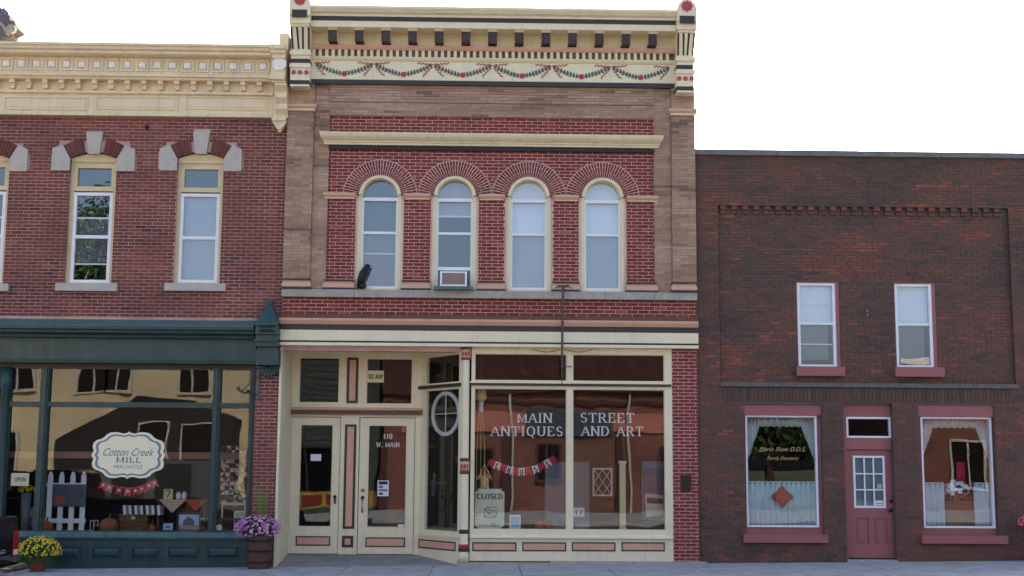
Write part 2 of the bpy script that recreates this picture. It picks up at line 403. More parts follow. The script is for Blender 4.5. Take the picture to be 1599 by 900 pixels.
# ------------------------------------------------------------------ lettering: strokes with serifs
def A_(cx, cz, rx, rz, a0, a1, n=8): return [(cx+rx*math.cos(math.radians(a0+(a1-a0)*i/n)), cz+rz*math.sin(math.radians(a0+(a1-a0)*i/n))) for i in range(n+1)]
GL = {'M': (1.05, [[(.12, 0), (.12, 1)], [(.12, 1), (.52, .08), (.92, 1)], [(.92, 1), (.92, 0)]]),
 'A': (.9, [[(.05, 0), (.45, 1)], [(.45, 1), (.85, 0)], [(.2, .36), (.7, .36)]]), 'I': (.4, [[(.2, 0), (.2, 1)]]),
 'N': (.95, [[(.12, 0), (.12, 1)], [(.12, 1), (.83, 0)], [(.83, 0), (.83, 1)]]),
 'S': (.68, [A_(.34, .74, .24, .24, 30, 270)+A_(.34, .26, .26, .24, 90, -150)[1:]]),
 'T': (.82, [[(.41, 0), (.41, 1)], [(.04, .8), (.04, .97), (.78, .97), (.78, .8)]]),
 'R': (.86, [[(.14, 0), (.14, 1)], [(.14, .97), (.4, .97)]+A_(.42, .73, .24, .24, 90, -90)+[(.14, .49)], [(.42, .49), (.78, 0)]]),
 'E': (.76, [[(.14, 0), (.14, 1)], [(.14, .97), (.64, .97), (.64, .8)], [(.14, .52), (.5, .52)], [(.14, .03), (.68, .03), (.68, .22)]]),
 'Q': (.95, [A_(.47, .5, .37, .48, 0, 360, 16), [(.5, .12), (.62, -.12), (.85, -.16)]]),
 'O': (.95, [A_(.47, .5, .37, .48, 0, 360, 16)]), '0': (.72, [A_(.36, .5, .26, .48, 0, 360, 14)]),
 'U': (.92, [[(.14, 1), (.14, .35)]+A_(.45, .33, .31, .31, 180, 360)+[(.76, 1)]]),
 'D': (.92, [[(.14, 0), (.14, 1)], [(.14, .97), (.38, .97)]+A_(.38, .5, .42, .47, 90, -90)+[(.14, .03)]]),
 'C': (.86, [A_(.47, .5, .37, .48, 45, 315, 12)]), 'L': (.72, [[(.14, 0), (.14, 1)], [(.14, .03), (.64, .03), (.64, .25)]]),
 'W': (1.2, [[(.05, 1), (.33, 0)], [(.33, 0), (.6, .9)], [(.6, .9), (.87, 0)], [(.87, 0), (1.15, 1)]]),
 'P': (.8, [[(.14, 0), (.14, 1)], [(.14, .97), (.4, .97)]+A_(.42, .72, .25, .25, 90, -90)+[(.14, .47)]]),
 'F': (.72, [[(.14, 0), (.14, 1)], [(.14, .97), (.64, .97), (.64, .78)], [(.14, .5), (.5, .5)]]),
 '1': (.45, [[(.1, .85), (.24, 1), (.24, 0)]]), '.': (.3, [[(.1, .0), (.2, .0), (.2, .1), (.1, .1), (.1, 0)]]), ' ': (.5, []), '-': (.5, [[(.08, .45), (.42, .45)]]),
 '2': (.7, [A_(.34, .72, .26, .26, 160, -30)+[(.08, .03), (.62, .03)]]), '4': (.72, [[(.52, 0), (.52, 1), (.06, .3), (.68, .3)]]),
 '3': (.7, [A_(.32, .74, .24, .24, 150, -90)+A_(.32, .26, .27, .25, 90, -150)[1:]]), '6': (.72, [A_(.4, .6, .32, .4, 60, 200)+A_(.36, .28, .27, .27, 180, 540, 12)]),
 '5': (.7, [[(.6, .97), (.16, .97), (.14, .55)]+A_(.33, .31, .28, .28, 110, -150)])}
def serif_text(mb, txt, cx, zb, h, y, th=.004, asp=.9, weight=1.0, width=None, serif=True):
    tot = sum(GL[c][0]+.16 for c in txt)-.16; k = h*asp
    if width: k = width/tot
    x = cx-tot*k/2
    for c in txt:
        wd, strokes = GL[c]
        for st in strokes:
            pts = [(x+a*k, zb+b*h) for a, b in st]; ws = []
            for i in range(len(pts)):
                p, q = pts[max(i-1, 0)], pts[min(i+1, len(pts)-1)]; dx, dz = q[0]-p[0], q[1]-p[1]
                l = math.hypot(dx, dz) or 1; s_ = abs(dz)/l
                if len(st) == 2 and dx*dz > 0 and abs(dx) > .1*l: s_ *= .35
                ws.append(h*weight*(.07+.11*s_))
            mb.strip(pts, ws, y, th)
            if serif:
                for e, o in ((0, 1), (-1, -2)):
                    if st[e][1] in (0, 1) and abs(st[e][0]-st[o][0]) < .55:
                        px_, pz = pts[e]; q = .17*k; zz = pz+(h*.02 if st[e][1] == 0 else -h*.02)
                        mb.strip([(px_-q, zz), (px_+q, zz)], h*.055, y-.0006, th)
        x += (wd+.16)*k
    return mb
def font_text(name, txt, cx, zc, width, y, mat, parent, shear=0.0, asp=None):
    """hand-lettered lines: outlines from the built-in lettering, slanted, as a thin mesh"""
    cu = bpy.data.curves.new(name, 'FONT'); cu.body = txt; cu.align_x = 'CENTER'; cu.align_y = 'CENTER'; cu.shear = shear; cu.size = 1; cu.resolution_u = 3
    ob = bpy.data.objects.new(name, cu); COL.objects.link(ob)
    dg = bpy.context.evaluated_depsgraph_get(); me = bpy.data.meshes.new_from_object(ob.evaluated_get(dg)); bpy.data.objects.remove(ob)
    xs = [v.co.x for v in me.vertices]; k = width/(max(xs)-min(xs)); mid = (max(xs)+min(xs))/2; kz = k*(asp or 1)
    mb = MB(); mb.add([(cx+(v.co.x-mid)*k, y, zc+v.co.y*kz) for v in me.vertices], [tuple(p.vertices) for p in me.polygons])
    bpy.data.meshes.remove(me); return mb.build(name, mat, parent)
# ================================================================== GROUND
def slab(x0, x1, y0, y1, t, dz=0.0):
    mb = MB(); a, b = GZ(x0)+dz, GZ(x1)+dz
    return mb.add([(x0, y0, a-t), (x1, y0, b-t), (x1, y1, b-t), (x0, y1, a-t), (x0, y0, a), (x1, y0, b), (x1, y1, b), (x0, y1, a)],
                  [(0, 1, 5, 4), (1, 2, 6, 5), (2, 3, 7, 6), (3, 0, 4, 7), (4, 5, 6, 7), (3, 2, 1, 0)])
g = MB(); g.add([(-900, -900, -13), (900, -900, 11.4), (900, 900, 11.4), (-900, 900, -13)], [(0, 1, 2, 3)]); g.build("ground", "soil_grass", kind="structure")
slab(-60, 60, -19.2, -4.75, .3, -.13).build("road", "asphalt", kind="structure")
for yy in (-11.9, -12.15): slab(-60, 60, yy, yy+.1, .004, -.126).build("road_marking", "yellow_line", kind="structure")
slab(-60, 60, -4.75, -4.6, .3, 0).build("kerb", "pavement_concrete", kind="structure")
pav = slab(-60, 60, -4.6, .3, .3, -.02).build("pavement", "entry_concrete", kind="structure")
xx = -13.05
random.seed(3)
while xx < 15:
    for (ya, yb) in ((-4.595, -3.08), (-3.07, -1.54), (-1.53, -.02)):
        slab(xx, xx+1.505, ya, yb, .05, random.uniform(-.001, .001)).build("slab", "pavement_concrete", pav)
    xx += 1.52
slab(-60, 60, -28.3, -19.2, .3, 0).build("far_pavement", "pavement_concrete", kind="structure")
# ================================================================== LEFT SHOP (old red brick, teal shop front)
ROOMBACK = 3.4
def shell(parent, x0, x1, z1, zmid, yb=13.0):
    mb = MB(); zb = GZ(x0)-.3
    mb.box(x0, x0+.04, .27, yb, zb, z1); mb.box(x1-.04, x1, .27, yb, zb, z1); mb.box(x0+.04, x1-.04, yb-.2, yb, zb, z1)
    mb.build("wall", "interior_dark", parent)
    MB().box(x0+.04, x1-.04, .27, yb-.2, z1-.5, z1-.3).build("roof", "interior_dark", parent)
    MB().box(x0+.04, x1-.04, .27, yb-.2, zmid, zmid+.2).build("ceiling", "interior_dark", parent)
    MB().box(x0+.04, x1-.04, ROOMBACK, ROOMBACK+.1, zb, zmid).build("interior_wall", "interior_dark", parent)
LX0, LX1 = -13.6, -3.765
left = thing("shop_building", "red brick shop with cream bracketed cornice and teal shop front", "building", (LX0+4, 0, GZ(-9)))
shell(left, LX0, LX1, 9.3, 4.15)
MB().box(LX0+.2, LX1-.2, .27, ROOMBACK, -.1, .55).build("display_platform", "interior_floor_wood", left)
zt = M(215, 180)[1]; zg = M(215, 498)[1]
wins = []
for cx_t in (-25, 143.2, 311.3):
    x0, x1, _, _ = RC(cx_t-35.5, 290, cx_t+34.5, 380); z0 = M(cx_t, 444)[1]; zc = M(cx_t, 239.5)[1]; zs = M(cx_t, 250)[1]
    xc = (x0+x1)/2; wins.append((xc-.43, xc+.43, z0, zs, zc, xc))
WH = [(a, b, c, e+.02) for a, b, c, d, e, f in wins]
SF = RC(-300, 570, 395, 886); pierx = M(396, 700)[0]
SFH = (LX0+.3, pierx, -.5, M(215, 500)[1]+.0)
holes_wall(LX0, LX1, -.3, 9.45, WH+[SFH], .006, .27).build("mortar_wall", "patchy_mortar", left)
LB = []
random.seed(11)
exL = list(WH); exL.append((LX0, pierx, -1, zg))
for (a, b, c, d, e, xc) in wins:      # stones and segmental arch
    exL += [(xc-.80, xc+.80, d-.17, d+.10), (xc-.66, xc+.66, d+.1, d+.32), (xc-.155, xc+.155, e, e+.42)]
def tone_left(x, z): return min(1, max(0, .5+.5*noise.noise(Vector((x*.7, z*1.3, 3)))+random.gauss(0, .18)))
bricks(LB, LX0, LX1, GZ(-4)-.02, zt, 0, exL, (), tone=tone_left)
lay_bricks([(LB, "old_red_brick")], left)
for wi, (a, b, z0, zs, zc, xc) in enumerate(wins):
    # segmental arch of bricks between two springers and a keystone
    yv = -.012; Rr = .98; czc = zc-Rr+.0
    nb = 8
    for sgn in (-1, 1):
        for k in range(nb):
            t0 = math.radians(9.5+k*(23.5/nb)+.25); t1 = math.radians(9.5+(k+1)*(23.5/nb)-.25)
            q = MB(); q.tone = random.uniform(.1, .6)
            po = [(xc+sgn*r*math.sin(t), czc+r*math.cos(t)) for r, t in ((Rr+.005, t0), (Rr+.3-.03*k/nb, t0), (Rr+.3-.03*(k+1)/nb, t1), (Rr+.005, t1))]
            q.prism(po if sgn < 0 else po, yv, .03); q.build("arch_brick", "old_red_brick", left)
    key = MB(); key.prism([(xc-.105, zc-.02), (xc+.105, zc-.02), (xc+.155, zc+.395), (xc-.155, zc+.395)], -.05, .05); key.build("keystone", "hood_stone", left)
    for s in (-1, 1):
        sp_ = MB(); pts = [(.43, zs-.215), (.765, zs-.215), (.765, zs+.20), (.585, zs+.285), (.43, zs+.01)]
        pts = [(xc+s*x, z) for x, z in pts]
        sp_.prism(pts if s > 0 else pts[::-1], -.045, .06); sp_.build("springer_stone", "hood_stone", left)
    mb = MB(); ztr = M(xc, 1)[1]
    pz = lambda py: M(143, py)[1]
    tr0, tr1 = pz(297), pz(252)
    # wooden frame: outer casing, transom
    mb.frame(a, b, z0+.01, tr1, .09, .2, .065, .03, .02); mb.box(a+.065, b-.065, .09, .2, pz(297), pz(290)); mb.box(a+.065, a+.115, .10, .19, pz(290), tr1-.02); mb.box(b-.115, b-.065, .10, .19, pz(290), tr1-.02); mb.box(a+.115, b-.115, .10, .19, pz(261), tr1-.02)
    win = mb.build("window", "ochre_paint", left)
    lun = MB(); A = arc(xc, czc, Rr+.003, 64.5, 115.5, 10); lun.prism([(a, tr1-.0), (b, tr1)]+A, .06, .2)
    for k in range(7): lun.disc(xc+(k-3)*.075, tr1+.075+(.02 if k % 2 else 0)-.004*abs(k-3), .024, .06, .012, 8)
    lun.build("lunette_panel", "ochre_paint", win)
    q = MB(); q.frame(a+.067, b-.067, z0+.035, pz(299), .10, .17, .06); q.box(a+.127, b-.127, .105, .16, pz(371), pz(366)); q.build("sash", "white_vinyl", win)
    pane("pane", a+.115, b-.115, pz(290), pz(261), .15, win, "sash_glass")
    pane("pane", a+.127, b-.127, pz(366), pz(299)-.06, .14, win, "sash_glass"); pane("pane", a+.127, b-.127, z0+.095, pz(371), .13, win, "sash_glass")
    if wi == 2:
        MB().box(a+.1, b-.1, .2, .21, z0+.05, pz(299)).build("blind", "grey_blind", win)
    else:
        q = MB(); q.box(a+.127, b-.127, .143, .155, pz(340), pz(337.4)); q.box(a+.127, b-.127, .132, .15, pz(412), pz(410)); q.build("storm_bar", "white_vinyl", win)
        MB().box(a+.1, b-.1, .2, .21, pz(412), pz(340)).build("blind", "insect_screen", win)
    MB().box(xc-.56, xc+.56, -.09, .2, z0-.135, z0+.005).build("window_sill", "hood_stone", left)
MB().ball((M(230, 199)[0], -.03, M(230, 199)[1]), .035, .03, .045, 8, 5).build("dark_hole", "black_iron", left)  # black ball stands in for the darkness of a small hole
# cream pressed-metal cornice
P = lambda py, Y=0: M(215, py, Y)[1]
xa, xb = LX0, M(426, 100, -.3)[0]
mb = MB()
mb.profile([(.2, P(66.5, -.5)), (-.50, P(67.2, -.5)), (-.50, P(71, -.5)), (-.46, P(72, -.46)), (-.455, P(77, -.45)), (-.40, P(80, -.4)), (-.395, P(84, -.39)), (-.34, P(87, -.34)), (-.20, P(88, -.3)), (.2, P(88, -.3))], xa, xb)
mb.build("cornice_crown", "sand_paint", left)
mb = MB(); fr_t, fr_b = P(87, -.2), P(116, -.2)
mb.box(xa, xb, -.2, .2, fr_b, fr_t-.001); mb.build("cornice_frieze", "sand_paint", left)
studp = None
for k in range(-9, 18):
    px = 9.2+23.64*k; x, z = M(px, 101.2+.3*(px-215)/215, -.25); z = P(101.4, -.25)
    fr = MB().frame(x-.115, x+.115, z-.115, z+.115, -.225, -.199, .03)
    st = MB(); st.add([(x-.072, -.2, z-.072), (x+.072, -.2, z-.072), (x+.072, -.2, z+.072), (x-.072, -.2, z+.072), (x-.055, -.245, z-.055), (x+.055, -.245, z-.055), (x+.055, -.245, z+.055), (x-.055, -.245, z+.055), (x, -.275, z)],
          [(0, 1, 5, 4), (1, 2, 6, 5), (2, 3, 7, 6), (3, 0, 4, 7), (4, 5, 8), (5, 6, 8), (6, 7, 8), (7, 4, 8)])
    f = fr.build("stud_frame", "sand_paint", left); st.build("stud", "stud_white", f)
mb = MB(); mb.profile([(.2, P(116, -.3)), (-.30, P(116, -.3)), (-.30, P(119, -.3)), (-.26, P(121, -.26)), (-.24, P(124.5, -.24)), (.2, P(124.5, -.24))], xa, xb)
mb.profile([(.2, P(142, -.14)), (-.14, P(142, -.14)), (-.13, P(146.5, -.12)), (.2, P(146.5, -.12))], xa, xb); mb.build("cornice_moulding", "sand_paint", left)
MB().box(xa, xb, -.07, .2, P(177, -.08), P(124.5, -.24)-.002).build("cornice_panel_band", "sand_paint", left)
src = None
for k in range(-9, 16):
    x = M(18.2+25.8*k, 133, -.2)[0]
    if src is None:
        q = MB(); q.box(x-.047, x+.047, -.21, -.07, P(131, -.2), P(125, -.2)); q.prism([(x-.04, P(140.5, -.12)), (x+.04, P(140.5, -.12)), (x+.04, P(131, -.2)), (x-.04, P(131, -.2))], -.15, -.07)
        src = q.build("bracket", "sand_paint", left); s0 = x; sl0 = WL[src].copy()
    else: copies(src, (sl0.x+x-s0, sl0.y, sl0.z))
for (p0, p1) in ((-285, -154), (-142, -16) if False else (-150, -19), (7, 138), (150, 278), (290, 417)):
    a, b, c, d = RC(p0, 151.5, p1, 171.5, -.08)
    MB().frame(a, b, c, d, -.092, -.069, .022).build("panel_moulding", "sand_paint", left)
    MB().box(a+.05, b-.05, -.08, -.069, c+.05, d-.05).build("raised_panel", "sand_paint", left)
mb = MB(); mb.profile([(.2, P(176, -.1)), (-.10, P(176, -.1)), (-.12, P(178, -.12)), (-.12, P(181, -.12)), (.2, P(182, -.05))], xa, xb); mb.build("base_moulding", "sand_paint", left)
# end bracket of the cornice
mb = MB(); YE = -.5
a, b, c, d = RC(425.5, 64, 451, 87, YE); xe0, xe1 = a, min(b, LX1+.0)
mb.box(xe0-.05, xe1, -.58, .2, P(73, -.58), P(66, -.58)); mb.box(xe0-.03, xe1, -.54, .2, P(80, -.54), P(73, -.58)-.001); mb.box(xe0, xe1, -.5, .2, P(88, YE), P(80, -.54)-.001)
mb.box(M(437, 58, -.2)[0], xe1, -.2, .2, P(66, -.58)+.001, M(440, 52, -.2)[1]); cap = mb.build("end_block", "sand_paint", left)
mb = MB(); mb.box(xe0-.005, xe1, -.45, .2, P(116, -.45), P(88, YE)-.001); mb.box(xe0-.04, xe1, -.50, .2, P(121, -.5), P(116, -.45)-.001); mb.box(xe0-.01, xe1, -.44, .2, P(126, -.44), P(121, -.5)-.001); mb.build("end_block", "sand_paint", left)
x, z = M(437, 100.5, -.45); q = MB()
for k in range(8):
    t = math.pi/8+math.pi/4*k; r = .125 if k % 2 else .10
    q.disc(x+.075*math.cos(t), z+.075*math.sin(t), .058, -.449-.002*k, .02, 8)
q.disc(x, z, .05, -.478, .02, 8); q.build("rosette", "stud_white", left)
mb = MB(); cw0, cw1 = M(430, 150, -.35)[0], M(448, 150, -.35)[0]
zt_, zb_ = P(126, -.44)-.001, P(181, -.2)
pr = [(.2, zt_), (-.42, zt_)]
for i in range(1, 13):
    t = i/12; pr.append((-.42+.26*t-.035*math.sin(t*6*math.pi), zt_+(zb_-zt_)*t))
pr.append((.2, zb_)); mb.profile(pr, cw0, cw1); mb.build("scroll_console", "sand_paint", left)
MB().box(xe0, cw0-.001, -.16, .2, zb_, zt_).build("end_block", "sand_paint", left)
mb = MB(); mb.box(xe0-.01, xe1, -.24, .2, P(186, -.22), zb_-.001); xm_ = (xe0+xe1)/2
mb.prism([(xm_-.04, P(199, -.2)), (xm_+.04, P(199, -.2)), (xm_+.14, P(186, -.2)-.001), (xm_-.14, P(186, -.2)-.001)], -.19, .1); mb.ball((xm_, -.1, P(199, -.2)), .045, .045, .05, 8, 5)
mb.build("pendant", "sand_paint", left)
# scrolled ornament rising above the cornice at the left of the picture
o = MB(); f = lambda px, py: M(px, py, -.1)
o.prism([f(-40, 63), f(24, 62), f(20, 52), f(31, 47), f(27, 38), f(20, 36), f(20, 28), f(-2, 10), f(-40, 4)], -.25, .2); orn = o.build("pediment", "ledge_stone", left)
q = MB(); q.prism([f(7, 23), f(18.5, 31), f(18.5, 24), f(10, 16)], -.265, -.2499); q.build("painted_spandrel", "ink_blue", orn)
q = MB(); x, z = f(24, 51); q.prism(arc(x, z, .085, 0, 330, 14), -.33, -.2499); q.disc(x, z, .035, -.33, .02, 8); q.strip([f(0, 42), f(6, 41), f(11, 46), f(17, 58), f(22, 60)], .05, -.2499, .03); q.build("scroll", "sill_stone", orn)
# ---- teal shop front
xr = M(399, 540, -.2)[0]
mb = MB(); mb.profile([(.05, P(499.5, -.05)), (-.05, P(499.5, -.05)), (-.42, P(509, -.42)), (-.42, P(510, -.42)), (-.05, P(505, -.05)), (.05, P(505, -.05))], xa, xr); mb.build("flashing", "weathered_teal", left)
mb = MB(); mb.profile([(.05, P(509, -.3)), (-.40, P(510.2, -.4)), (-.40, P(514, -.4)), (-.36, P(516, -.36)), (-.35, P(520, -.35)), (-.27, P(524, -.27)), (-.26, P(527.5, -.26)), (.05, P(527.5, -.26))], xa, xr); mb.build("cornice_moulding", "teal_paint", left)
MB().box(xa, xr, -.12, .10, P(563, -.12), P(527.5, -.26)-.001).build("fascia_board", "teal_paint", left)
mb = MB(); mb.profile([(.05, P(562, -.16)), (-.16, P(562, -.16)), (-.15, P(567.5, -.15)), (.10, P(568, -.15)), ], xa, xr); mb.build("base_moulding", "teal_paint", left)
E0, E1 = M(400, 540, -.3)[0], M(436.5, 540, -.3)[0]; E1 = min(E1, LX1+.02)
Q = lambda py, Y=0: M(418, py, Y)[1]
mb = MB(); mb.box(E0, E1, -.42, -.001, Q(522, -.42), Q(505, -.42)); mb.box(E0-.03, E1, -.46, -.001, Q(508, -.46), Q(504, -.46)+.0)
mb.box(E0, E1, -.36, -.001, Q(541, -.36), Q(522, -.42)-.001); mb.box(E0-.02, E1, -.4, -.001, Q(533, -.4), Q(530, -.4)); mb.box(E0+.03, E1-.03, -.28, -.001, Q(546, -.28), Q(541, -.36)-.001); mb.box(E0, E1, -.3, -.001, Q(570, -.3), Q(546, -.28)-.001)
blk = mb.build("end_block", "teal_paint", left)
xm_ = (E0+E1)/2; q = MB(); zz = Q(504, -.46)
for (z0_, w0_, z1_, w1_) in ((zz, .215, Q(490, -.3), .12), (Q(490, -.3), .12, Q(477, -.3), .05), (Q(477, -.3), .05, Q(474, -.3), .05)):
    q.add([(xm_-w0_, -.23-w0_, z0_), (xm_+w0_, -.23-w0_, z0_), (xm_+w0_, -.23+min(w0_, .2), z0_), (xm_-w0_, -.23+min(w0_, .2), z0_), (xm_-w1_, -.23-w1_, z1_), (xm_+w1_, -.23-w1_, z1_), (xm_+w1_, -.23+w1_, z1_), (xm_-w1_, -.23+w1_, z1_)], [(0, 1, 5, 4), (1, 2, 6, 5), (2, 3, 7, 6), (3, 0, 4, 7), (4, 5, 6, 7)])
q.box(xm_-.065, xm_+.065, -.295, -.165, Q(474, -.3), Q(467, -.3)); q.build("finial", "teal_paint", left)
MB().add([(E0+.04, -.421, Q(519, -.42)), (E1-.04, -.421, Q(519, -.42)), (E1-.04, -.421, Q(509, -.42)), (E0+.04, -.421, Q(509, -.42)), (E0+.12, -.47, Q(514.5, -.45)), (E1-.12, -.47, Q(514.5, -.45))], [(0, 1, 5, 4), (1, 2, 5), (2, 3, 4, 5), (3, 0, 4)]).build("raised_panel", "teal_paint", left)
q = MB(); zc_ = Q(570, -.3)
for k in range(9):
    t0 = math.radians(180+k*20+2); t1 = math.radians(180+k*20+18); r = .19
    q.prism([(xm_+.02*math.cos(t0), zc_-.002+.02*math.sin(t0)), (xm_+r*math.cos(t0), zc_-.002+r*math.sin(t0)), (xm_+(r+.02)*math.cos((t0+t1)/2), zc_-.002+(r+.02)*math.sin((t0+t1)/2)), (xm_+r*math.cos(t1), zc_-.002+r*math.sin(t1))], -.16+.01*abs(k-4), -.002)
q.build("shell_ornament", "teal_paint", left)
YG = .12
def bar(x0, y0, x1, y1, Y=.06, d=.12, nm="glazing_bar", mat="teal_paint", mb=None):
    a, b, c, e = RC(x0, y0, x1, y1, Y); return (mb or MB()).box(a, b, Y, Y+d, c, e)
pxl = M(3, 700, .03)[0]
zbar0, zbar1 = M(215, 636.5, .06)[1], M(215, 628.5, .06)[1]; zsill = M(215, 831, .06)[1]; ztop = M(215, 570, .06)[1]
vx = [(M(57, 830, .06)[0]*.5+M(72, 580, .06)[0]*.5, .13), (M(335, 720, .06)[0], .11), (M(391.5, 720, .06)[0], .08)]
vx[0] = ((M(58.5, 800, .06)[0]+M(73, 590, .06)[0])/2, .14)
mb = MB(); mb.box(pxl-.12, M(396.5, 720, .06)[0], .05, .2, ztop-.06, ztop+.02); mb.build("painted_shadow_strip", "dark_paint", left)  # dark strip imitates the shadow in the recess above the glass
for x, wd in vx:
    q = MB(); q.box(x-wd/2, x+wd/2, .03, .19, zsill, ztop-.061); q.box(x-wd/2+.03, x+wd/2-.03, .0, .0299, zsill, ztop-.061); q.build("mullion", "teal_paint", left)
q = MB(); q.lathe(pxl, .06, [(.11, GZ(-9)), (.11, .3), (.085, .34), (.085, 3.15), (.11, 3.2), (.11, ztop-.061)], 14); q.build("column", "teal_paint", left, True)
edges = [pxl+.08, vx[0][0]-.07, vx[0][0]+.07, vx[1][0]-.055, vx[1][0]+.055, vx[2][0]-.04]
for i in (0, 2, 4):
    a, b = edges[i], edges[i+1]
    MB().box(a, b, .05, .17, zbar0, zbar1).build("transom_bar", "teal_paint", left)
    dw = MB().frame(a, b, zsill, ztop-.061, .07, .17, .018).build("display_window", "teal_paint", left)
    pane("pane", a+.018, b-.018, zbar1, ztop-.08, .12, dw); pane("pane", a+.018, b-.018, zsill+.018, zbar0, .12, dw)
MB().box(LX0, pxl-.12, .05, .2, -.2, ztop).build("side_panel", "teal_paint", left)
z2 = M(200, 843, -.05)[1]
mb = MB(); mb.profile([(.2, zsill), (-.02, zsill), (-.06, zsill-.03), (-.06, zsill-.09), (-.02, z2), (.2, z2)], pxl-.1, M(394, 840, .0)[0]); mb.build("window_ledge", "weathered_teal", left)
zk0 = GZ(-8)-.05
MB().box(pxl-.1, M(389, 865, .02)[0], .02, .2, zk0, z2-.001).build("kick_board", "teal_paint", left)
for (p0, p1) in ((22, 66), (82, 126), (143, 189), (205, 249), (261, 311), (322, 374)):
    a, b, c, d = RC(p0, 853, p1, 874, .0)
    MB().frame(a, b, c, d, .0, .0199, .025).build("panel_moulding", "teal_paint", left)
    q = MB(); q.add([(a+.03, .019, c+.03), (b-.03, .019, c+.03), (b-.03, .019, d-.03), (a+.03, .019, d-.03), (a+.07, -.012, c+.09), (b-.07, -.012, c+.09), (b-.07, -.012, d-.09), (a+.07, -.012, d-.09)], [(0, 1, 5, 4), (1, 2, 6, 5), (2, 3, 7, 6), (3, 0, 4, 7), (4, 5, 6, 7)]); q.build("raised_panel", "teal_paint", left)
a, b, c, d = RC(-5, 706, 394, 716.5, .45)
MB().box(a-.5, b+.05, .45, .49, c, d).build("display_rail", "rail_wood", left)
# old bracket by the end block, for a hanging sign
sb = thing("sign_bracket", "small rusty iron sign bracket on teal post beside the brick pier", "bracket", (M(402, 612)[0], -.02, M(402, 622)[1]))
pt = lambda px, py, Y=-.1: (M(px, py, Y)[0], Y, M(px, py, Y)[1])
MB().pbox(400.5, 577, 404.5, 623, -.03, .028).build("back_plate", "coping_concrete", sb)
MB().tube([pt(402, 616, -.04), pt(378, 612.5, -.35)], .018).ball(pt(372.5, 607, -.38), .035, .035, .035, 8, 5).tube([pt(378, 612.5, -.35), pt(372, 607, -.38)], .018).build("arm", "rusty_iron", sb)
MB().tube([pt(402, 588, -.04), pt(378, 611, -.35)], .01).build("stay", "rusty_iron", sb)
# ================================================================== MIDDLE SHOP (painted cornice, four arched windows)
MX0, MX1 = -3.755, 3.895
mid = thing("shop_building", "tall red and tan brick shop with cream painted cornice and four arched windows", "building", (0, 0, GZ(0)))
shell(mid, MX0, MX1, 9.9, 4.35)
P = lambda py, Y=0: M(765, py, Y)[1]
X = lambda px, py, Y=0: M(px, py, Y)[0]
YW = 0.0; YP = -.11; YT = -.05
wc = [X(p, 380, YW) for p in (592.5, 710, 826, 941.5)]
zsp = P(307.5); zsl = P(454); RV = .695
hw = .425
ent_top = P(541, -.05)
hol = [(c-hw, c+hw, zsl-.02, zsp+.0, 0) for c in wc]
mb = holes_wall(MX0+.01, MX1-.01, ent_top-.1, 10.2, [h[:4] for h in hol]+[(c-hw, c+hw, zsp, zsp+.42) for c in wc], .006, .27)
for c in wc:                                     # fill the corners over each arch
    n = 14
    for k in range(n):
        x0 = c-hw+2*hw*k/n; x1 = x0+2*hw/n; xm_ = abs((x0+x1)/2-c); zz = zsp+math.sqrt(max(0, .385**2-min(xm_, .385)**2))
        mb.box(x0, x1, .006, .27, zz, zsp+.42)
mb.build("mortar_wall", "pale_mortar", mid)
RB = []; TB = []
RXL, RXR = X(513, 300), X(1021.5, 300)
z_rt = P(184)
exM = [h[:4] for h in hol]+[(wc[0]-RV, wc[-1]+RV, zsp-.005, zsp+.01)]
for i, c in enumerate(wc): exM.append((c-.45, c+.45, zsl-.1, zsp))
# string course and pier bases are set against the brick face; bricks run behind them
bricks(RB, RXL, RXR, zsl, z_rt, YW, exM, [(c, zsp-.012, RV) for c in wc], L=.208)
# voussoirs
for i, c in enumerate(wc):
    q = MB(); lim_ = math.degrees(math.acos(.678/RV)); ring(q, c, zsp-.012, .393, RV+.004, lim_ if i < 3 else 0, 180-lim_ if i > 0 else 180, 30, -.0035, .004)
    if i < 3: q.prism([(c+.39, zsp-.011), (c+.678, zsp-.011), (c+.678, zsp-.012+RV*math.sin(math.radians(lim_))), (c+.40*math.cos(math.radians(lim_)), zsp-.012+.40*math.sin(math.radians(lim_)))], -.0035, .004)
    if i > 0: q.prism([(c-.39, zsp-.011), (c-.40*math.cos(math.radians(lim_)), zsp-.012+.40*math.sin(math.radians(lim_))), (c-.678, zsp-.012+RV*math.sin(math.radians(lim_))), (c-.678, zsp-.011)], -.0035, .004)
    q.build("arch_mortar", "arch_mortar", mid)
    n = 36
    for k in range(n):
        t0, t1 = math.radians(1.2+177.6*k/n+.62), math.radians(1.2+177.6*(k+1)/n-.62); tm = (t0+t1)/2
        lim = .678/max(abs(math.cos(tm)), 1e-3); inner = (i > 0 and math.cos(tm) < 0) or (i < 3 and math.cos(tm) > 0)
        ro = min(RV-.008, lim-.006) if inner else RV-.008
        q = MB(); q.tone = random.uniform(.05, .75); ri = .395; split = k % 2
        for (ra, rb) in ((ri, ri+.2 if split else ri+.1), (ri+.208 if split else ri+.108, ro)):
            if rb-ra > .02: q.prism([(c+r*math.cos(t), zsp-.012+r*math.sin(t)) for r, t in ((ra, t0), (rb, t0), (rb, t1), (ra, t1))], YW-.009+random.uniform(-.002, .002), .02)
        q.build("arch_brick", "painted_red_brick", mid)
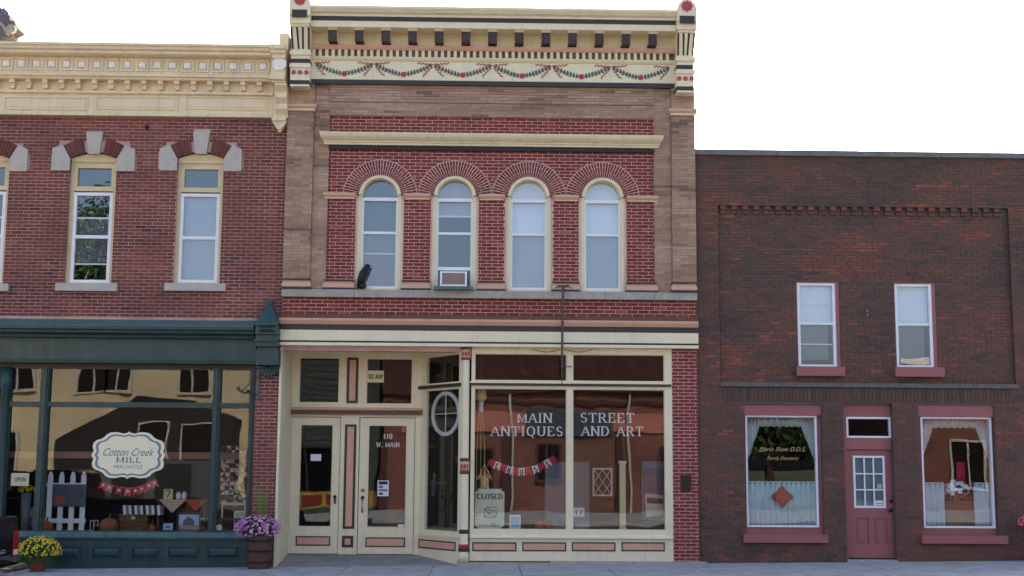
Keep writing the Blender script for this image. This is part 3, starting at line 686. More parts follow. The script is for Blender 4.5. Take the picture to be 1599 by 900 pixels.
# tan brick: corner piers, strips beside the panel, courses over it
pl0, pl1 = MX0, X(487.5, 300, YP); pr0, pr1 = X(1049.5, 300, YP), MX1
zcap = P(175, YP)
z_fr = P(134, -.12)
zb_t = P(442, YP)
MB().box(pl0+.005, pl1-.005, YP+.006, .005, zb_t, z_fr+.3).build("mortar_wall", "tan_mortar", mid); MB().box(pr0+.005, pr1-.005, YP+.006, .005, zb_t, z_fr+.3).build("mortar_wall", "tan_mortar", mid)
mb = MB(); mb.box(pl1-.004, RXL-.006, YT+.006, .005, zsl-.02, z_fr); mb.box(RXR+.006, pr0+.004, YT+.006, .005, zsl-.02, z_fr); mb.box(RXL-.006, RXR+.006, YT+.006, .005, z_rt+.006, z_fr+.2); mb.build("mortar_wall", "tan_mortar", mid)
tone_t = lambda x, z: min(1, max(0, .55+.5*noise.noise(Vector((x*1.1, z*2.5, 9)))+random.gauss(0, .16)))
for (a, b, yy, z0, z1) in ((pl0, pl1, YP, zb_t, z_fr), (pr0, pr1, YP, zb_t, z_fr), (pl1, RXL, YT, zsl, z_fr), (RXR, pr0, YT, zsl, z_fr), (RXL, RXR, YT, z_rt, P(163.5))):
    bricks(TB, a, b, z0, z1, yy, tone=tone_t, L=.30, h=.055, j=.006)
bricks(TB, RXL, RXR, P(163.5)+.012, z_fr, YT-.02, tone=tone_t, L=.30, h=.055, j=.006)
MB().box(RXL, RXR, YT-.019, YT+.006, P(163.5)+.0, P(163.5)+.012).build("ledge_course", "tan_mortar", mid)
# band of red brick over the shop front, right-hand pier of the ground floor
zs0, zs1 = P(494, -.06), P(466, -.06)
MB().box(MX0+.005, MX1-.005, -.054, .005, zs0-.05, zs1+.02).build("mortar_wall", "pale_mortar", mid)
bricks(RB, MX0, MX1, zs0, zs1+.01, -.06, L=.208)
pa = X(1051.5, 720, -.06); zpt = P(541, -.05)
MB().box(pa+.004, MX1-.005, -.054, .27, GZ(4)-.3, zpt).build("mortar_wall", "pale_mortar", mid)
bricks(RB, pa, MX1, GZ(4)-.02, zpt, -.06, L=.208)
lay_bricks([(RB, "painted_red_brick"), (TB, "tan_brick")], mid)
# caps of the two corner piers
for a, b, s in ((pl0, pl1, 0), (pr0, pr1, 1)):
    zc_ = M(470 if not s else 1066, 162.5 if not s else 170, -.18)[1]
    mb = MB(); mb.profile([(.0, zc_), (-.20, zc_), (-.20, zc_-.045), (-.17, zc_-.075), (.0, zc_-.075)], a-(.05 if s else 0), b+(.05 if not s else .03)); mb.build("pier_cap", "peach_paint", mid)
    MB().box(a-(.02 if s else 0), b+(.02 if not s else .0), -.155, 0, zc_-.115, zc_-.0755).build("pier_cap", "butter_paint", mid)
# pier bases, sill, string course
zbt, zbb = P(440, -.12), P(451, -.12)
def base_block(a, b, yf, nm="pier_base"):
    q = MB(); z0, z1 = zbb, zbt; m_ = (z0+z1)/2
    q.add([(a-.03, yf-.075, z0), (b+.03, yf-.075, z0), (b+.03, .0, z0), (a-.03, .0, z0), (a-.03, yf-.075, m_-.02), (b+.03, yf-.075, m_-.02), (b+.03, 0, m_-.02), (a-.03, 0, m_-.02)], [(0, 1, 5, 4), (1, 2, 6, 5), (3, 0, 4, 7), (3, 2, 1, 0)])
    q.add([(a-.03, yf-.075, m_-.02), (b+.03, yf-.075, m_-.02), (b+.03, 0, m_-.02), (a-.03, 0, m_-.02), (a, yf-.01, z1), (b, yf-.01, z1), (b, 0, z1), (a, 0, z1)], [(0, 1, 5, 4), (1, 2, 6, 5), (3, 0, 4, 7), (4, 5, 6, 7)])
    o_ = q.build(nm, "peach_paint", mid)
    MB().box(a-.02, b+.02, yf-.06, -.001, z1+.001, z1+.018).build("dark_band", "dark_paint", mid); MB().box(a-.035, b+.035, yf-.082, -.001, z0-.042, z0-.001).build("dark_band", "dark_paint", mid)
gaps = [RXL-.05]+[v for c in wc for v in (c-hw-.005, c+hw+.005)]+[RXR+.05]
for i in range(0, len(gaps), 2): base_block(gaps[i]+.03, gaps[i+1]-.03, -.02)
base_block(pl0+.03, pl1+.0, YP); base_block(pr0, pr1-.03, YP)
zl0, zl1 = P(466, -.16), P(454.5, -.16)
xs_ = [MX0, -2.42, -1.35, .12, 1.06, 2.2, 3.1, MX1]
for i in range(7): MB().box(xs_[i]+.003, xs_[i+1]-.003, -.17+random.uniform(-.003, .003), .1, zl0, zl1).build("sill_stone", "sill_stone", mid)
zq = P(303.5, -.08)
for i in range(0, len(gaps), 2):
    a, b = gaps[i]+(0 if i else -.01), gaps[i+1]+(0 if i < 8 else .01)
    a += .02 if i else -.02; b -= .02 if i < 8 else -.02
    mb = MB(); mb.profile([(.0, zq), (-.10, zq), (-.10, zq-.04), (-.07, zq-.075), (.0, zq-.075)], a, b); mb.build("string_course", "peach_paint", mid)
    MB().box(a+.02, b-.02, -.05, -.001, zq-.105, zq-.076).build("string_course", "butter_paint", mid); MB().box(a+.01, b-.01, -.06, -.002, zq+.001, zq+.012).build("dark_band", "dark_paint", mid)
# four arched windows
zglt = P(286, .1)
for i, c in enumerate(wc):
    za = zsp-.012
    mb = MB(); mb.box(c-hw+.002, c-.335, .03, .2, zsl, zsp-.001); mb.box(c+.335, c+hw-.002, .03, .2, zsl, zsp-.001)
    mb.box(c-hw+.03, c-hw+.055, .012, .0299, zsl, zsp-.001); mb.box(c+hw-.055, c+hw-.03, .012, .0299, zsl, zsp-.001)
    mb.box(c-.335, c+.335, .04, .2, zsl, zsl+.035)
    ring(mb, c, zsp, .315, .385, 0, 180, 20, .03, .2)
    win = mb.build("window", "cream_paint", mid)
    q = MB(); ring(q, c, zsp-.012, .335, .392, 4, 176, 20, -.045, .0295); q.build("hood_mould", "butter_paint", win)
    q = MB(); q.frame(c-.335, c+.335, zsl+.036, zsp-.025, .07, .17, .035, .035, .001); q.box(c-.335, c+.335, .06, .18, zsp-.09, zsp-.0255); zm_ = P(366, .1); q.box(c-.30, c+.30, .075, .16, zm_-.025, zm_+.025)
    q.build("sash", "white_vinyl", win)
    q = MB(); q.prism(arc(c, zsp-.02, .325, 0, 180, 18), .12, .126); q.build("pane", "sash_glass", win)
    pane("pane", c-.30, c+.30, zm_+.025, zsp-.09, .12, win, "sash_glass")
    if i != 1: pane("pane", c-.30, c+.30, zsl+.072, zm_-.025, .11, win, "sash_glass")
    q = MB()
    if i == 0:
        q.box(c-.33, c+.33, .2, .21, zsl+.04, zm_+.02); q.build("blind", "insect_screen", win)
        MB().box(c-.30, c+.30, .1265, .14, P(398, .1)-.01, P(398, .1)+.012).build("storm_bar", "white_vinyl", win)
        MB().box(c-.33, c+.33, .22, .23, zm_, zsp+.33).build("blind", "dark_interior_blue", win)
    elif i == 1:
        q.box(c-.33, c+.33, .2, .21, P(339, .1), zsp+.33); q.build("blind", "grey_blind", win)
        q = MB(); zr = P(421, .1); q.box(c-.299, c+.299, .06, .14, zr-.03, zr+.03); q.build("lower_rail", "white_vinyl", win); MB().box(c-.299, c+.299, .1265, .14, P(338.5, .1)-.014, P(338.5, .1)+.014).build("storm_bar", "white_vinyl", win)
        pane("pane", c-.30, c+.30, zr+.03, zm_-.025, .11, win, "sash_glass")
    else:
        q.box(c-.33, c+.33, .2, .21, zm_, zsp+.33); q.build("blind", "blind_fabric", win)
        MB().box(c-.33, c+.33, .19, .199, zsl+.04, zm_).build("blind", "grey_blind", win)
# air conditioner in the second window
c = wc[1]; ac = thing("air_conditioner", "boxy white window air conditioner with taupe grille under the raised sash", "air conditioner", (c, -.1, zsl))
a, b, d, e = RC(687.5, 424, 729.5, 451, -.3); zac = zsl+.045
MB().box(a+.02, b-.02, -.27, .25, zac, e-.01).build("casing", "white_vinyl", ac); MB().frame(a, b, zac-.01, e, -.30, -.271, .035, .03, .03).build("front_frame", "white_vinyl", ac)
q = MB(); q.box(a+.036, b-.036, -.285, -.2705, zac+.02, e-.03); n = 16
for k in range(n): zz = zac+.03+(e-.07-zac)*k/n; q.box(a+.036, b-.036, -.295, -.2855, zz, zz+.008)
q.build("grille", "taupe_plastic", ac)
for s, (u, v) in enumerate(((c-.30, a+.019), (b-.019, c+.30))):
    q = MB(); n = 6
    for k in range(n): q.box(u+(v-u)*k/n, u+(v-u)*(k+.8)/n, .08+.008*(k % 2), .1, zac, P(421, .1)-.031)
    q.build("side_panel", "steel_grey", ac)
MB().box(c-.36, c+.36, -.32, .04, zl1+.004, zac-.012).build("support_board", "weathered_teal", ac)
# dark crow-like figure on the first sill
cf = thing("bird_figure", "dark upright bird figure perched at the left end of the first arched window's sill", "figurine", (*[M(567, 452, -.08)[0], -.08], zl1))
f = lambda px, py, Y=-.08: Vector((M(px, py, Y)[0], Y, M(px, py, Y)[1]))
q = MB(); q.tube([f(561, 447), f(563, 438), f(567, 428), f(571, 421), f(573.5, 416.5), f(574, 413)], [.035, .06, .068, .06, .045, .02], 9); bd = q.build("body", "black_iron", cf, True)
MB().ball(f(574, 416), .05, .055, .045, 10, 7).build("head", "black_iron", cf, True)
MB().tube([f(575, 415), f(580.5, 415)], [.02, .005], 6).build("beak", "black_iron", cf)
for s in (-1, 1): MB().tube([f(571, 422, -.08+s*.05), f(566, 432, -.08+s*.07), f(558, 446, -.08+s*.05)], [.03, .04, .012], 7).build("wing", "dark_bronze", cf, True)
MB().ball(f(566, 446), .08, .07, .07, 9, 6, 0, .12).build("foot_block", "black_iron", cf)
MB().tube([f(562, 443), f(559, 452)], [.04, .02], 6).build("tail", "black_iron", cf)
# ---- label moulding over the arches
zm0 = P(208.5, -.25); mb = MB()
pr = [(.0, zm0), (-.26, zm0), (-.255, zm0-.03), (-.235, zm0-.075), (-.19, zm0-.12), (-.15, zm0-.145), (-.15, zm0-.165), (-.12, zm0-.17), (-.12, zm0-.21), (.0, zm0-.21)]
mb.profile(pr, RXL-.02, RXR+.02, .55, .55); mb.build("label_moulding", "butter_paint", mid)
zm1 = zm0-.211; MB().box(RXL-.02, RXR+.02, -.05, -.001, zm1-.075, zm1).build("dark_band", "dark_paint", mid)
q = MB(); x = RXL-.0; n = 90
for k in range(n): xx_ = RXL+(RXR-RXL)*k/n; q.box(xx_, xx_+.035, -.085, -.0501, zm1-.075, zm1-.001)
q.build("corbel_row", "dark_paint", mid)
# ---- great cornice
CX0, CX1 = X(486, 60, -.3), X(1056, 60, -.3)
mb = MB(); z = lambda p, Y: P(p, Y)
zt0 = z(11.5, -.62)
mb.profile([(.2, zt0), (-.62, zt0), (-.62, z(15, -.62)), (-.60, z(17, -.6)), (-.56, z(21.5, -.56)), (-.50, z(25, -.5)), (-.49, z(28.2, -.49)), (.2, z(28.2, -.49))], CX0, CX1); mb.build("cornice_crown", "cream_paint", mid)
MB().box(CX0, CX1, -.47, .2, z(35.2, -.47), z(28.2, -.49)-.001).build("dark_band", "dark_paint", mid)
zc0 = z(45, -.46); MB().box(CX0, CX1, -.46, .2, zc0, z(35.2, -.47)-.001).build("corona", "cream_paint", mid)
MB().box(CX0, CX1, -.10, .2, z(72.2, -.14), zc0-.001).build("cornice_frieze", "butter_paint", mid)
src = None
for k in range(13):
    px = 519.7+41.66*k; x = X(px, 57, -.38)
    if src is None:
        q = MB(); zz0, zz1 = P(50.6, -.38), P(66.5, -.36)
        q.add([(x-.097, -.44, zc0-.001), (x+.097, -.44, zc0-.001), (x+.097, -.1001, zc0-.001), (x-.097, -.1001, zc0-.001), (x-.085, -.40, zz0), (x+.085, -.40, zz0), (x+.085, -.1001, zz0), (x-.085, -.1001, zz0)], [(0, 1, 5, 4)[::-1], (1, 2, 6, 5), (3, 0, 4, 7)])
        q.add([(x-.084, -.38, zz0), (x+.084, -.38, zz0), (x+.084, -.1001, zz0), (x-.084, -.1001, zz0), (x-.084, -.36, zz1), (x+.084, -.36, zz1), (x+.084, -.1001, zz1), (x-.084, -.1001, zz1)], [(1, 2, 6, 5), (3, 0, 4, 7), (4, 5, 6, 7)])
        src = q.build("bracket", "butter_paint", mid); s0 = x; l0 = WL[src].copy()
        q = MB(); q.add([(x-.082, -.384, zz0-.004), (x+.082, -.384, zz0-.004), (x+.082, -.364, zz1-.004), (x-.082, -.364, zz1-.004), (x-.082, -.3, zz1-.004), (x+.082, -.3, zz1-.004), (x-.082, -.1, zz1-.002), (x+.082, -.1, zz1-.002)], [(0, 1, 2, 3), (3, 2, 5, 4), (4, 5, 7, 6)])
        fsrc = q.build("painted_face", "dark_paint", src); fo = WL[fsrc]-l0
    else:
        c2 = copies(src, (l0.x+x-s0, l0.y, l0.z)); f2 = fsrc.copy(); COL.objects.link(f2); f2.parent = c2; f2.location = fo; WL[f2] = WL[c2]+fo
mb = MB(); mb.profile([(.2, z(72.5, -.19)), (-.19, z(72.5, -.19)), (-.19, z(76, -.19)), (-.165, z(80, -.165)), (.2, z(80, -.165))], CX0, CX1); mb.build("pink_moulding", "pink_paint", mid)
zd0, zd1 = z(91.2, -.15), z(80, -.165)-.001
MB().box(CX0, CX1, -.10, .2, zd0, zd1).build("dentil_band", "brown_gap_paint", mid)
src = None
for k in range(57):
    x = X(490.5+10.04*k, 85, -.15)
    if x > CX1-.03 or x < CX0+.02: continue
    if src is None: q = MB(); q.box(x-.029, x+.029, -.15, -.1001, zd0+.001, zd1-.001); src = q.build("dentil", "butter_paint", mid); s0 = x; l0 = WL[src].copy()
    else: copies(src, (l0.x+x-s0, l0.y, l0.z))
mb = MB(); mb.profile([(.2, zd0-.001), (-.17, zd0-.001), (-.16, z(94, -.16)), (-.135, z(97.5, -.135)), (.2, z(97.5, -.135))], CX0, CX1); mb.build("cornice_moulding", "butter_paint", mid)
zf0, zf1 = z(127.3, -.12), z(97.5, -.135)-.001
MB().box(CX0, CX1, -.12, .2, zf0, zf1).build("painted_frieze", "cream_paint", mid)
MB().box(CX0, CX1, -.135, .2, z(134, -.135), zf0-.001).build("dark_band", "dark_paint", mid)
# garlands: leaf swags hung between ribbon bows, a rose in the middle of each
def gp(px, py): return M(px, py+.013*(px-765), -.12)
bows = [491.5+92.55*k for k in range(7)]
def wav(p, q, n=14, a=.017):
    L = []
    for i in range(n+1):
        t = i/n; x = p[0]+(q[0]-p[0])*t; z = p[1]+(q[1]-p[1])*t; dx, dz = q[0]-p[0], q[1]-p[1]; l = math.hypot(dx, dz); s = math.sin(t*3.5*2*math.pi)*a
        L.append((x-dz/l*s, z+dx/l*s))
    return L
for k in range(6):
    a, b = bows[k], bows[k+1]; q = MB(); n = 17
    for i in range(n):
        t = (i+.6)/n; px = a+4+(b-a-8)*t; u = abs(2*t-1); py = 104+14.0*(1-u**1.6)
        x, zz = gp(px, py); sl = math.atan2(14*1.6*u**.6*2/(b-a)*(1 if t > .5 else -1), 1); out = 1 if t < .5 else -1
        for s in (-1, 0, 1):
            t_ = sl+out*s*.75; d = Vector((math.cos(t_)*-out, math.sin(t_)*-out)); ln = .062+.02*random.random(); w_ = .021
            q.prism([(x, zz-w_*.6), (x+d.x*ln*.5+d.y*w_, zz+d.y*ln*.5-d.x*w_), (x+d.x*ln, zz+d.y*ln), (x+d.x*ln*.5-d.y*w_, zz+d.y*ln*.5+d.x*w_)], -.1245-.0009*(s+1)-.0003*(i % 3), -.12)
    gar = q.build("garland", "leaf_paint", mid, kind="stuff")
    x, zz = gp((a+b)/2, 118.5); q = MB(); q.disc(x, zz, .052, -.127, .004, 16, 8, .1); q.build("rose", "red_paint", gar)
    MB().disc(x, zz, .026, -.1312, .003, 12, 5, .14).build("rose_heart", "flag_red", gar)
for k, bx in enumerate(bows):
    q = MB(); p0 = gp(bx, 103.5)
    for s in (-1, 1):
        if (k == 0 and s < 0) or (k == 6 and s > 0): continue
        q.strip(wav(gp(bx+s*5, 102.5), gp(bx+s*25, 100.5)), .019, -.1285, .003); q.strip(wav(gp(bx+s*3, 107), gp(bx+s*16, 121)), .019, -.1285, .003)
        q.strip([p0, gp(bx+s*3, 101.5), gp(bx+s*6, 103)], .014, -.1322, .003)
    q.build("ribbon", "red_paint", mid)
# end blocks of the cornice
for s in (0, 1):
    if s == 0: ox0, ox1, dy = X(452.5, 60, -.5), X(485.5, 60, -.5), -9.7
    else: ox0, ox1, dy = X(1056.5, 60, -.5), X(1087, 60, -.5), 0
    pm = 470 if s == 0 else 1071; Z = lambda p, Y=-.5: M(pm, p+dy, Y)[1]
    if s == 0: ox0 = max(ox0, MX0-.02)
    xm_ = (ox0+ox1)/2; hw_ = (ox1-ox0)/2
    q = MB(); q.prism([(ox0, Z(38)), (ox1, Z(38)), (ox1, Z(18)), (xm_+hw_*.85, Z(11.5)), (xm_+hw_*.5, Z(6)), (xm_+.06, Z(0)), (xm_-.06, Z(0)), (xm_-hw_*.5, Z(6)), (xm_-hw_*.85, Z(11.5)), (ox0, Z(18))], -.66, .2); blk = q.build("end_block", "cream_paint", mid)
    MB().box(xm_-.14, xm_+.14, -.668, -.6601, Z(37, -.66), Z(25, -.66)).build("dark_panel", "dark_paint", blk)
    q = MB(); q.disc(xm_, Z(10, -.66), .098, -.6601, .02, 32, 8, .12); q.disc(xm_, Z(10, -.66), .05, -.681, .012, 16, 8, .12); q.build("rose", "red_paint", blk)
    q = MB(); q.box(ox0+.0, ox1-.0, -.62, .2, Z(46, -.62), Z(38)-.001); q.box(ox0+.02, ox1-.02, -.58, .2, Z(50.5, -.58), Z(46, -.62)-.001); q.build("end_block", "cream_paint", mid)
    # fluted body: sloping back
    zt_, zb_ = Z(50.5, -.58)-.001, Z(90, -.36); fl = MB(); fl.add([(ox0+.01, -.55, zt_), (ox1-.01, -.55, zt_), (ox1-.03, -.36, zb_), (ox0+.03, -.36, zb_), (ox0+.01, .2, zt_), (ox1-.01, .2, zt_), (ox1-.03, .2, zb_), (ox0+.03, .2, zb_)], [(0, 3, 2, 1), (0, 4, 7, 3), (1, 2, 6, 5), (3, 7, 6, 2)])
    flo = fl.build("fluted_block", "cream_paint", mid)
    for k in range(4):
        u0 = .02+.29*k if k else .0; wq = .10*(ox1-ox0-.02)
        x0_ = ox0+.014+(ox1-ox0-.03)*(.0+.30*k); x1_ = x0_+wq; xs0, xs1 = x0_+(.02 if k < 2 else -.012), x1_+(.02 if k < 2 else -.012)
        q = MB(); q.add([(x0_, -.554, zt_-.01), (x1_, -.554, zt_-.01), (xs1, -.364, zb_+.01), (xs0, -.364, zb_+.01), (x0_, -.545, zt_-.01), (x1_, -.545, zt_-.01), (xs1, -.355, zb_+.01), (xs0, -.355, zb_+.01)], [(0, 3, 2, 1), (0, 4, 7, 3), (1, 2, 6, 5), (0, 1, 5, 4)]); q.build("flute", "dark_paint", flo)
    q = MB(); q.box(ox0+.0, ox1-.0, -.42, .2, Z(95, -.42), zb_-.001); q.box(ox0+.02, ox1-.02, -.38, .2, Z(101.5, -.38), Z(95, -.42)-.001); q.build("end_block", "cream_paint", mid)
    MB().box(ox0+.02, ox1-.03, -.36, .2, Z(108.5, -.36), Z(101.5, -.38)-.001).build("dark_band", "dark_paint", mid)
    q = MB(); q.box(ox0+.015, ox1-.02, -.37, .2, Z(135, -.37), Z(108.5, -.36)-.001); q.box(ox0+.0, ox1-.0, -.40, -.3701, Z(115, -.4), Z(109.5, -.4)); b2 = q.build("end_block", "cream_paint", mid)
    for k in (-1, 0, 1): q = MB(); q.disc(xm_+k*.118, Z(123, -.37), .043, -.3701, .014, 12, 6, .1); q.build("rosette", "red_paint", b2)
    MB().box(ox0+.02, ox1-.025, -.36, .2, Z(142, -.36), Z(135, -.37)-.001).build("dark_band", "dark_paint", mid)
    MB().box(ox0+.02, ox1-.02, -.38, .2, Z(144.5, -.38), Z(142, -.36)-.001).build("end_block", "cream_paint", mid)
# ---- entablature over the shop front
a, b = MX0-.02, MX1+.005
def band(n, m, p0, p1, Y, prof=None, sub=0): return MB().box(a, b, Y, .2, P(p1, Y), P(p0, Y)-.0015).build(n, m, mid)
band("dark_band", "brown_wood", 493, 499.3, -.14)
mb = MB(); zz0, zz1 = P(499.3, -.22), P(509, -.18); mb.profile([(.2, zz0), (-.23, zz0), (-.23, zz0-.04), (-.19, zz1), (.2, zz1)], a, b); mb.build("peach_moulding", "pink_paint", mid)
band("dark_band", "dark_paint", 509.2, 517.5, -.17)
band("fascia_board", "cream_paint", 517.6, 534, -.19)
band("dark_band", "dark_paint", 534.1, 537, -.18)
mb = MB(); zz0, zz1 = P(537, -.21), P(541.6, -.21); mb.box(a, b, -.21, .9, zz1, zz0); mb.build("soffit_board", "cream_paint", mid)
ztop = zz1-.001
# ---- plaque and sign bracket
x, z0 = M(1071.5, 755, -.07); MB()
pq = MB().box(x-.09, x+.09, -.085, -.0625, z0-.145, z0+.145)
for k in range(6): pq.box(x-.065, x+.065, -.088, -.0855, z0+.09-k*.035, z0+.1-k*.035)
tag(pq.build("plaque", "dark_bronze"), "small dark bronze plaque fixed to the narrow red brick pier", "plaque")
ib = thing("hanging_rod", "tall rusty iron rod rising in front of the antiques window to the upper sill", "sign bracket", (M(879, 600, -.28)[0], -.28, M(879, 600, -.28)[1]))
f = lambda px, py, Y=-.28: (M(px, py, Y)[0], Y, M(px, py, Y)[1])
MB().tube([f(878, 600), f(878, 575)], .009).tube([f(878, 575), f(879.5, 449)], .021, 8).build("rod", "rusty_iron", ib)
q = MB(); q.tube([f(871, 447.5), f(889, 446.5)], .022); q.tube([f(880, 447), f(880, 447, -.02)], .02); q.tube([f(880, 449), f(880, 456)], .03)
for s in (-1, 1): q.tube([f(880+s*4, 449), f(880+s*9, 448), f(880+s*12, 450)], .01); q.ball(f(880+s*12, 450), .018, .018, .014, 6, 4)
q.build("top_arm", "rusty_iron", ib)
MB().tube([f(878, 571), f(893, 573.5, -.05)], .007).ball(f(890, 572.5, -.1), .02, .02, .015, 6, 4).tube([f(878, 571), f(866, 574, -.05)], .006).build("clamp", "rusty_iron", ib)
q = MB()
for (p0, p1) in ((832, 876), (882, 926)): q.tube([f(p0+(p1-p0)*t, 545.5+5*math.sin(t*math.pi)*.9, -.1) for t in [i/8 for i in range(9)]], .006, 5)
q.build("cable", "brown_wood", ib)
# ---- recessed entry and shop windows of the middle shop
def plan(mb, poly, z0, z1):
    n = len(poly); vs = [(x, y, z0) for x, y in poly]+[(x, y, z1) for x, y in poly]
    return mb.add(vs, [tuple(range(n))[::-1], tuple(range(n, 2*n))]+[(i, (i+1) % n, (i+1) % n+n, i+n) for i in range(n)])
YD = 1.1; ZF = M(550, 866, YD)[1]; YS = -.05
jx0, jx1 = MX0+.02, M(447.5, 866, YD)[0]
rx1 = M(654, 866, YD)[0]; colx = M(726.5, 700, -.04)[0]
pav2 = MB(); pav2.add([(MX0-.02, -.015, GZ(MX0)+.004), (colx+.1, -.015, GZ(colx)+.004), (rx1+.1, YD+.05, ZF), (jx1-.15, YD+.05, ZF), (MX0-.02, -.015, -.3), (colx+.1, -.015, -.3), (rx1+.1, YD+.05, -.3), (jx1-.15, YD+.05, -.3)], [(0, 1, 2, 3), (0, 4, 5, 1), (0, 3, 7, 4), (1, 5, 6, 2)])
pav2.build("entry_ramp", "entry_concrete", mid)
q = MB(); plan(q, [(MX0-.012, -.045), (MX0+.035, -.045), (jx1+.02, YD), (jx1-.2, YD), (MX0-.012, .02)], GZ(MX0)-.05, ztop); q.build("side_panel", "cream_paint", mid)
MB().box(MX0+.005, MX1-.005, .0, 1.3, ztop-.002, ztop-.0).build("soffit_board", "cream_paint", mid)
def D(px, py): return M(px, py, YD)
# transom lights over the doors
zt0, zt1 = D(550, 630)[1], D(550, 559)[1]
dz0 = D(555, 637.5)[1]
x_a, x_b = jx1+.02, rx1
holes = [RC(468, 559, 530, 629, YD), RC(573, 560.5, 644, 631, YD)]
q = holes_wall(x_a, x_b, dz0, ztop, holes, YD, YD+.08); tw = q.build("transom_frame", "cream_paint", mid)
for h in holes:
    MB().frame(h[0], h[1], h[2], h[3], YD+.02, YD+.06, .012).build("glazing_bead", "butter_paint", tw)
    pane("pane", h[0]+.012, h[1]-.012, h[2]+.012, h[3]-.012, YD+.035, tw)
def stripe(p0, y0, p1, y1, par, w=.035):
    a, b, c, d = RC(p0, y0, p1, y1, YD)
    MB().frame(a, b, c, d, YD-.012, YD-.0005, w).build("dark_panel", "dark_paint", par); MB().box(a+w+.001, b-w-.001, YD-.008, YD-.0005, c+w+.001, d-w-.001).build("peach_panel", "pink_paint", par)
stripe(542, 558.5, 560, 630, tw, .05)
a, b, c, d = RC(450.5, 638, 659, 646, YD-.08)
mb = MB(); mb.profile([(YD, d+.02), (YD-.10, d), (YD-.10, d-.03), (YD, d-.031)], a, b); mb.build("door_head_moulding", "peach_paint", mid)
MB().box(a, b, YD-.09, YD, c-.015, d-.032).build("dark_band", "brown_wood", mid)
# casing and the two doors
zh = dz0-.001
dl = RC(455, 655, 532, 866, YD); dr = RC(563, 655, 648, 866, YD)
dl = (M(452, 760, YD)[0], M(529.5, 760, YD)[0], ZF+.01, D(493, 652)[1]); dr = (M(560.5, 760, YD)[0], M(646.5, 760, YD)[0], ZF+.01, D(606, 653)[1])
q = holes_wall(x_a, x_b, ZF, zh, [(dl[0]-.012, dl[1]+.012, ZF-.1, dl[3]+.012), (dr[0]-.012, dr[1]+.012, ZF-.1, dr[3]+.012)], YD, YD+.1)
cas = q.build("door_casing", "cream_paint", mid)
stripe(537.5, 663, 555.5, 826, cas, .045); stripe(534.5, 837, 552, 855, cas, .05)
for i, (dd, gl_, kp) in enumerate(((dl, RC(468, 663, 519, 823, YD), RC(462, 837.5, 516, 852.5, YD)), (dr, RC(574.5, 664, 635, 824, YD), RC(571, 839.5, 633, 854.5, YD)))):
    q = holes_wall(dd[0], dd[1], dd[2], dd[3], [gl_], YD+.025, YD+.07); do = q.build("door", "cream_paint", mid)
    MB().frame(gl_[0], gl_[1], gl_[2], gl_[3], YD+.015, YD+.0249, .015).build("glazing_bead", "butter_paint", do)
    pane("pane", gl_[0], gl_[1], gl_[2], gl_[3], YD+.045, do)
    MB().frame(kp[0], kp[1], kp[2], kp[3], YD+.013, YD+.0245, .022).build("dark_panel", "dark_paint", do)
    MB().box(kp[0]+.023, kp[1]-.023, YD+.017, YD+.0245, kp[2]+.023, kp[3]-.023).build("kick_panel", "pink_paint", do)
    q = MB()
    if i == 0:
        x, z = D(523.5, 776); q.ball((x, YD-.04, z), .032, .032, .032, 10, 6).tube([(x, YD+.02, z), (x, YD-.03, z)], .014); q.box(x-.018, x+.018, YD+.008, YD+.0245, z-.13, z+.03); q.build("handle", "dark_bronze", do)
    else:
        x, z = D(566.5, 778); q.disc(x, z+.01, .032, YD+.0245, .02, 12); q.tube([(x, YD+.01, z), (x, YD-.05, z-.03), (x, YD-.05, z-.2), (x, YD+.01, z-.26)], .012); q.disc(x, z-.26, .018, YD+.0245, .012, 8); q.build("handle", "dark_bronze", do)
        q = MB(); q.disc(x, D(566.5, 766)[1], .034, YD+.0245, .02, 14); q.disc(x, D(566.5, 766)[1], .02, YD+.004, .012, 10); q.build("lock", "brass", do)
        for tx, py, wq in (("110", 685.5, .17), ("W. MAIN", 698.5, .44)): q = MB(); x, z = D(606, py); serif_text(q, tx, x, z, .095, YD+.044, .002, width=wq, serif=False, weight=1.15); q.build("lettering", "letter_white", do)
# angled return window beside the entry
P0 = Vector((rx1, YD)); P1 = Vector((colx-.07, -.02)); dv = (P1-P0); LN = dv.length; dv.normalize(); nv = Vector((dv.y, -dv.x)); nv = nv if nv.y > 0 or nv.x > 0 else -nv
if nv.x < 0: nv = -nv                      # v grows into the shop
def bend(mb): mb.v = [(P0.x+dv.x*u+nv.x*v, P0.y+dv.y*u+nv.y*v, z) for u, v, z in mb.v]; return mb
def U(px):
    lo, hi = -.3, LN+.3
    for _ in range(40):
        m_ = (lo+hi)/2; p = P0+dv*m_
        (lo, hi) = (m_, hi) if p.x < M(px, 700, p.y)[0] else (lo, m_)
    return lo
ZA = lambda py: M(690, py, YD*.5)[1]
u0, u1 = U(664.5), U(716)
q = holes_wall(-.0, LN, ZF-.12, ztop, [(u0, u1, ZA(598), ZA(556.5)), (u0, u1, ZA(828.5), ZA(609.5))], .0, .07); bend(q); aw = q.build("return_window", "cream_paint", mid)
for (za, zb) in ((ZA(598), ZA(556.5)), (ZA(828.5), ZA(609.5))): q = MB().box(u0, u1, .03, .036, za, zb); bend(q).build("pane", "shop_glass", aw)
q = MB().box(-.04, LN-.02, -.05, -.0005, ZA(606), ZA(601)); bend(q).build("dark_band", "dark_paint", aw); q = MB().box(-.03, LN-.02, -.04, -.0005, ZA(601)+.001, ZA(599)); bend(q).build("transom_bar", "cream_paint", aw)
q = MB().box(0, LN-.03, -.03, -.0005, ZA(840), ZA(836)); bend(q).build("window_ledge", "butter_paint", aw)
ua, ub = U(655.5)+.03, U(713)+.02
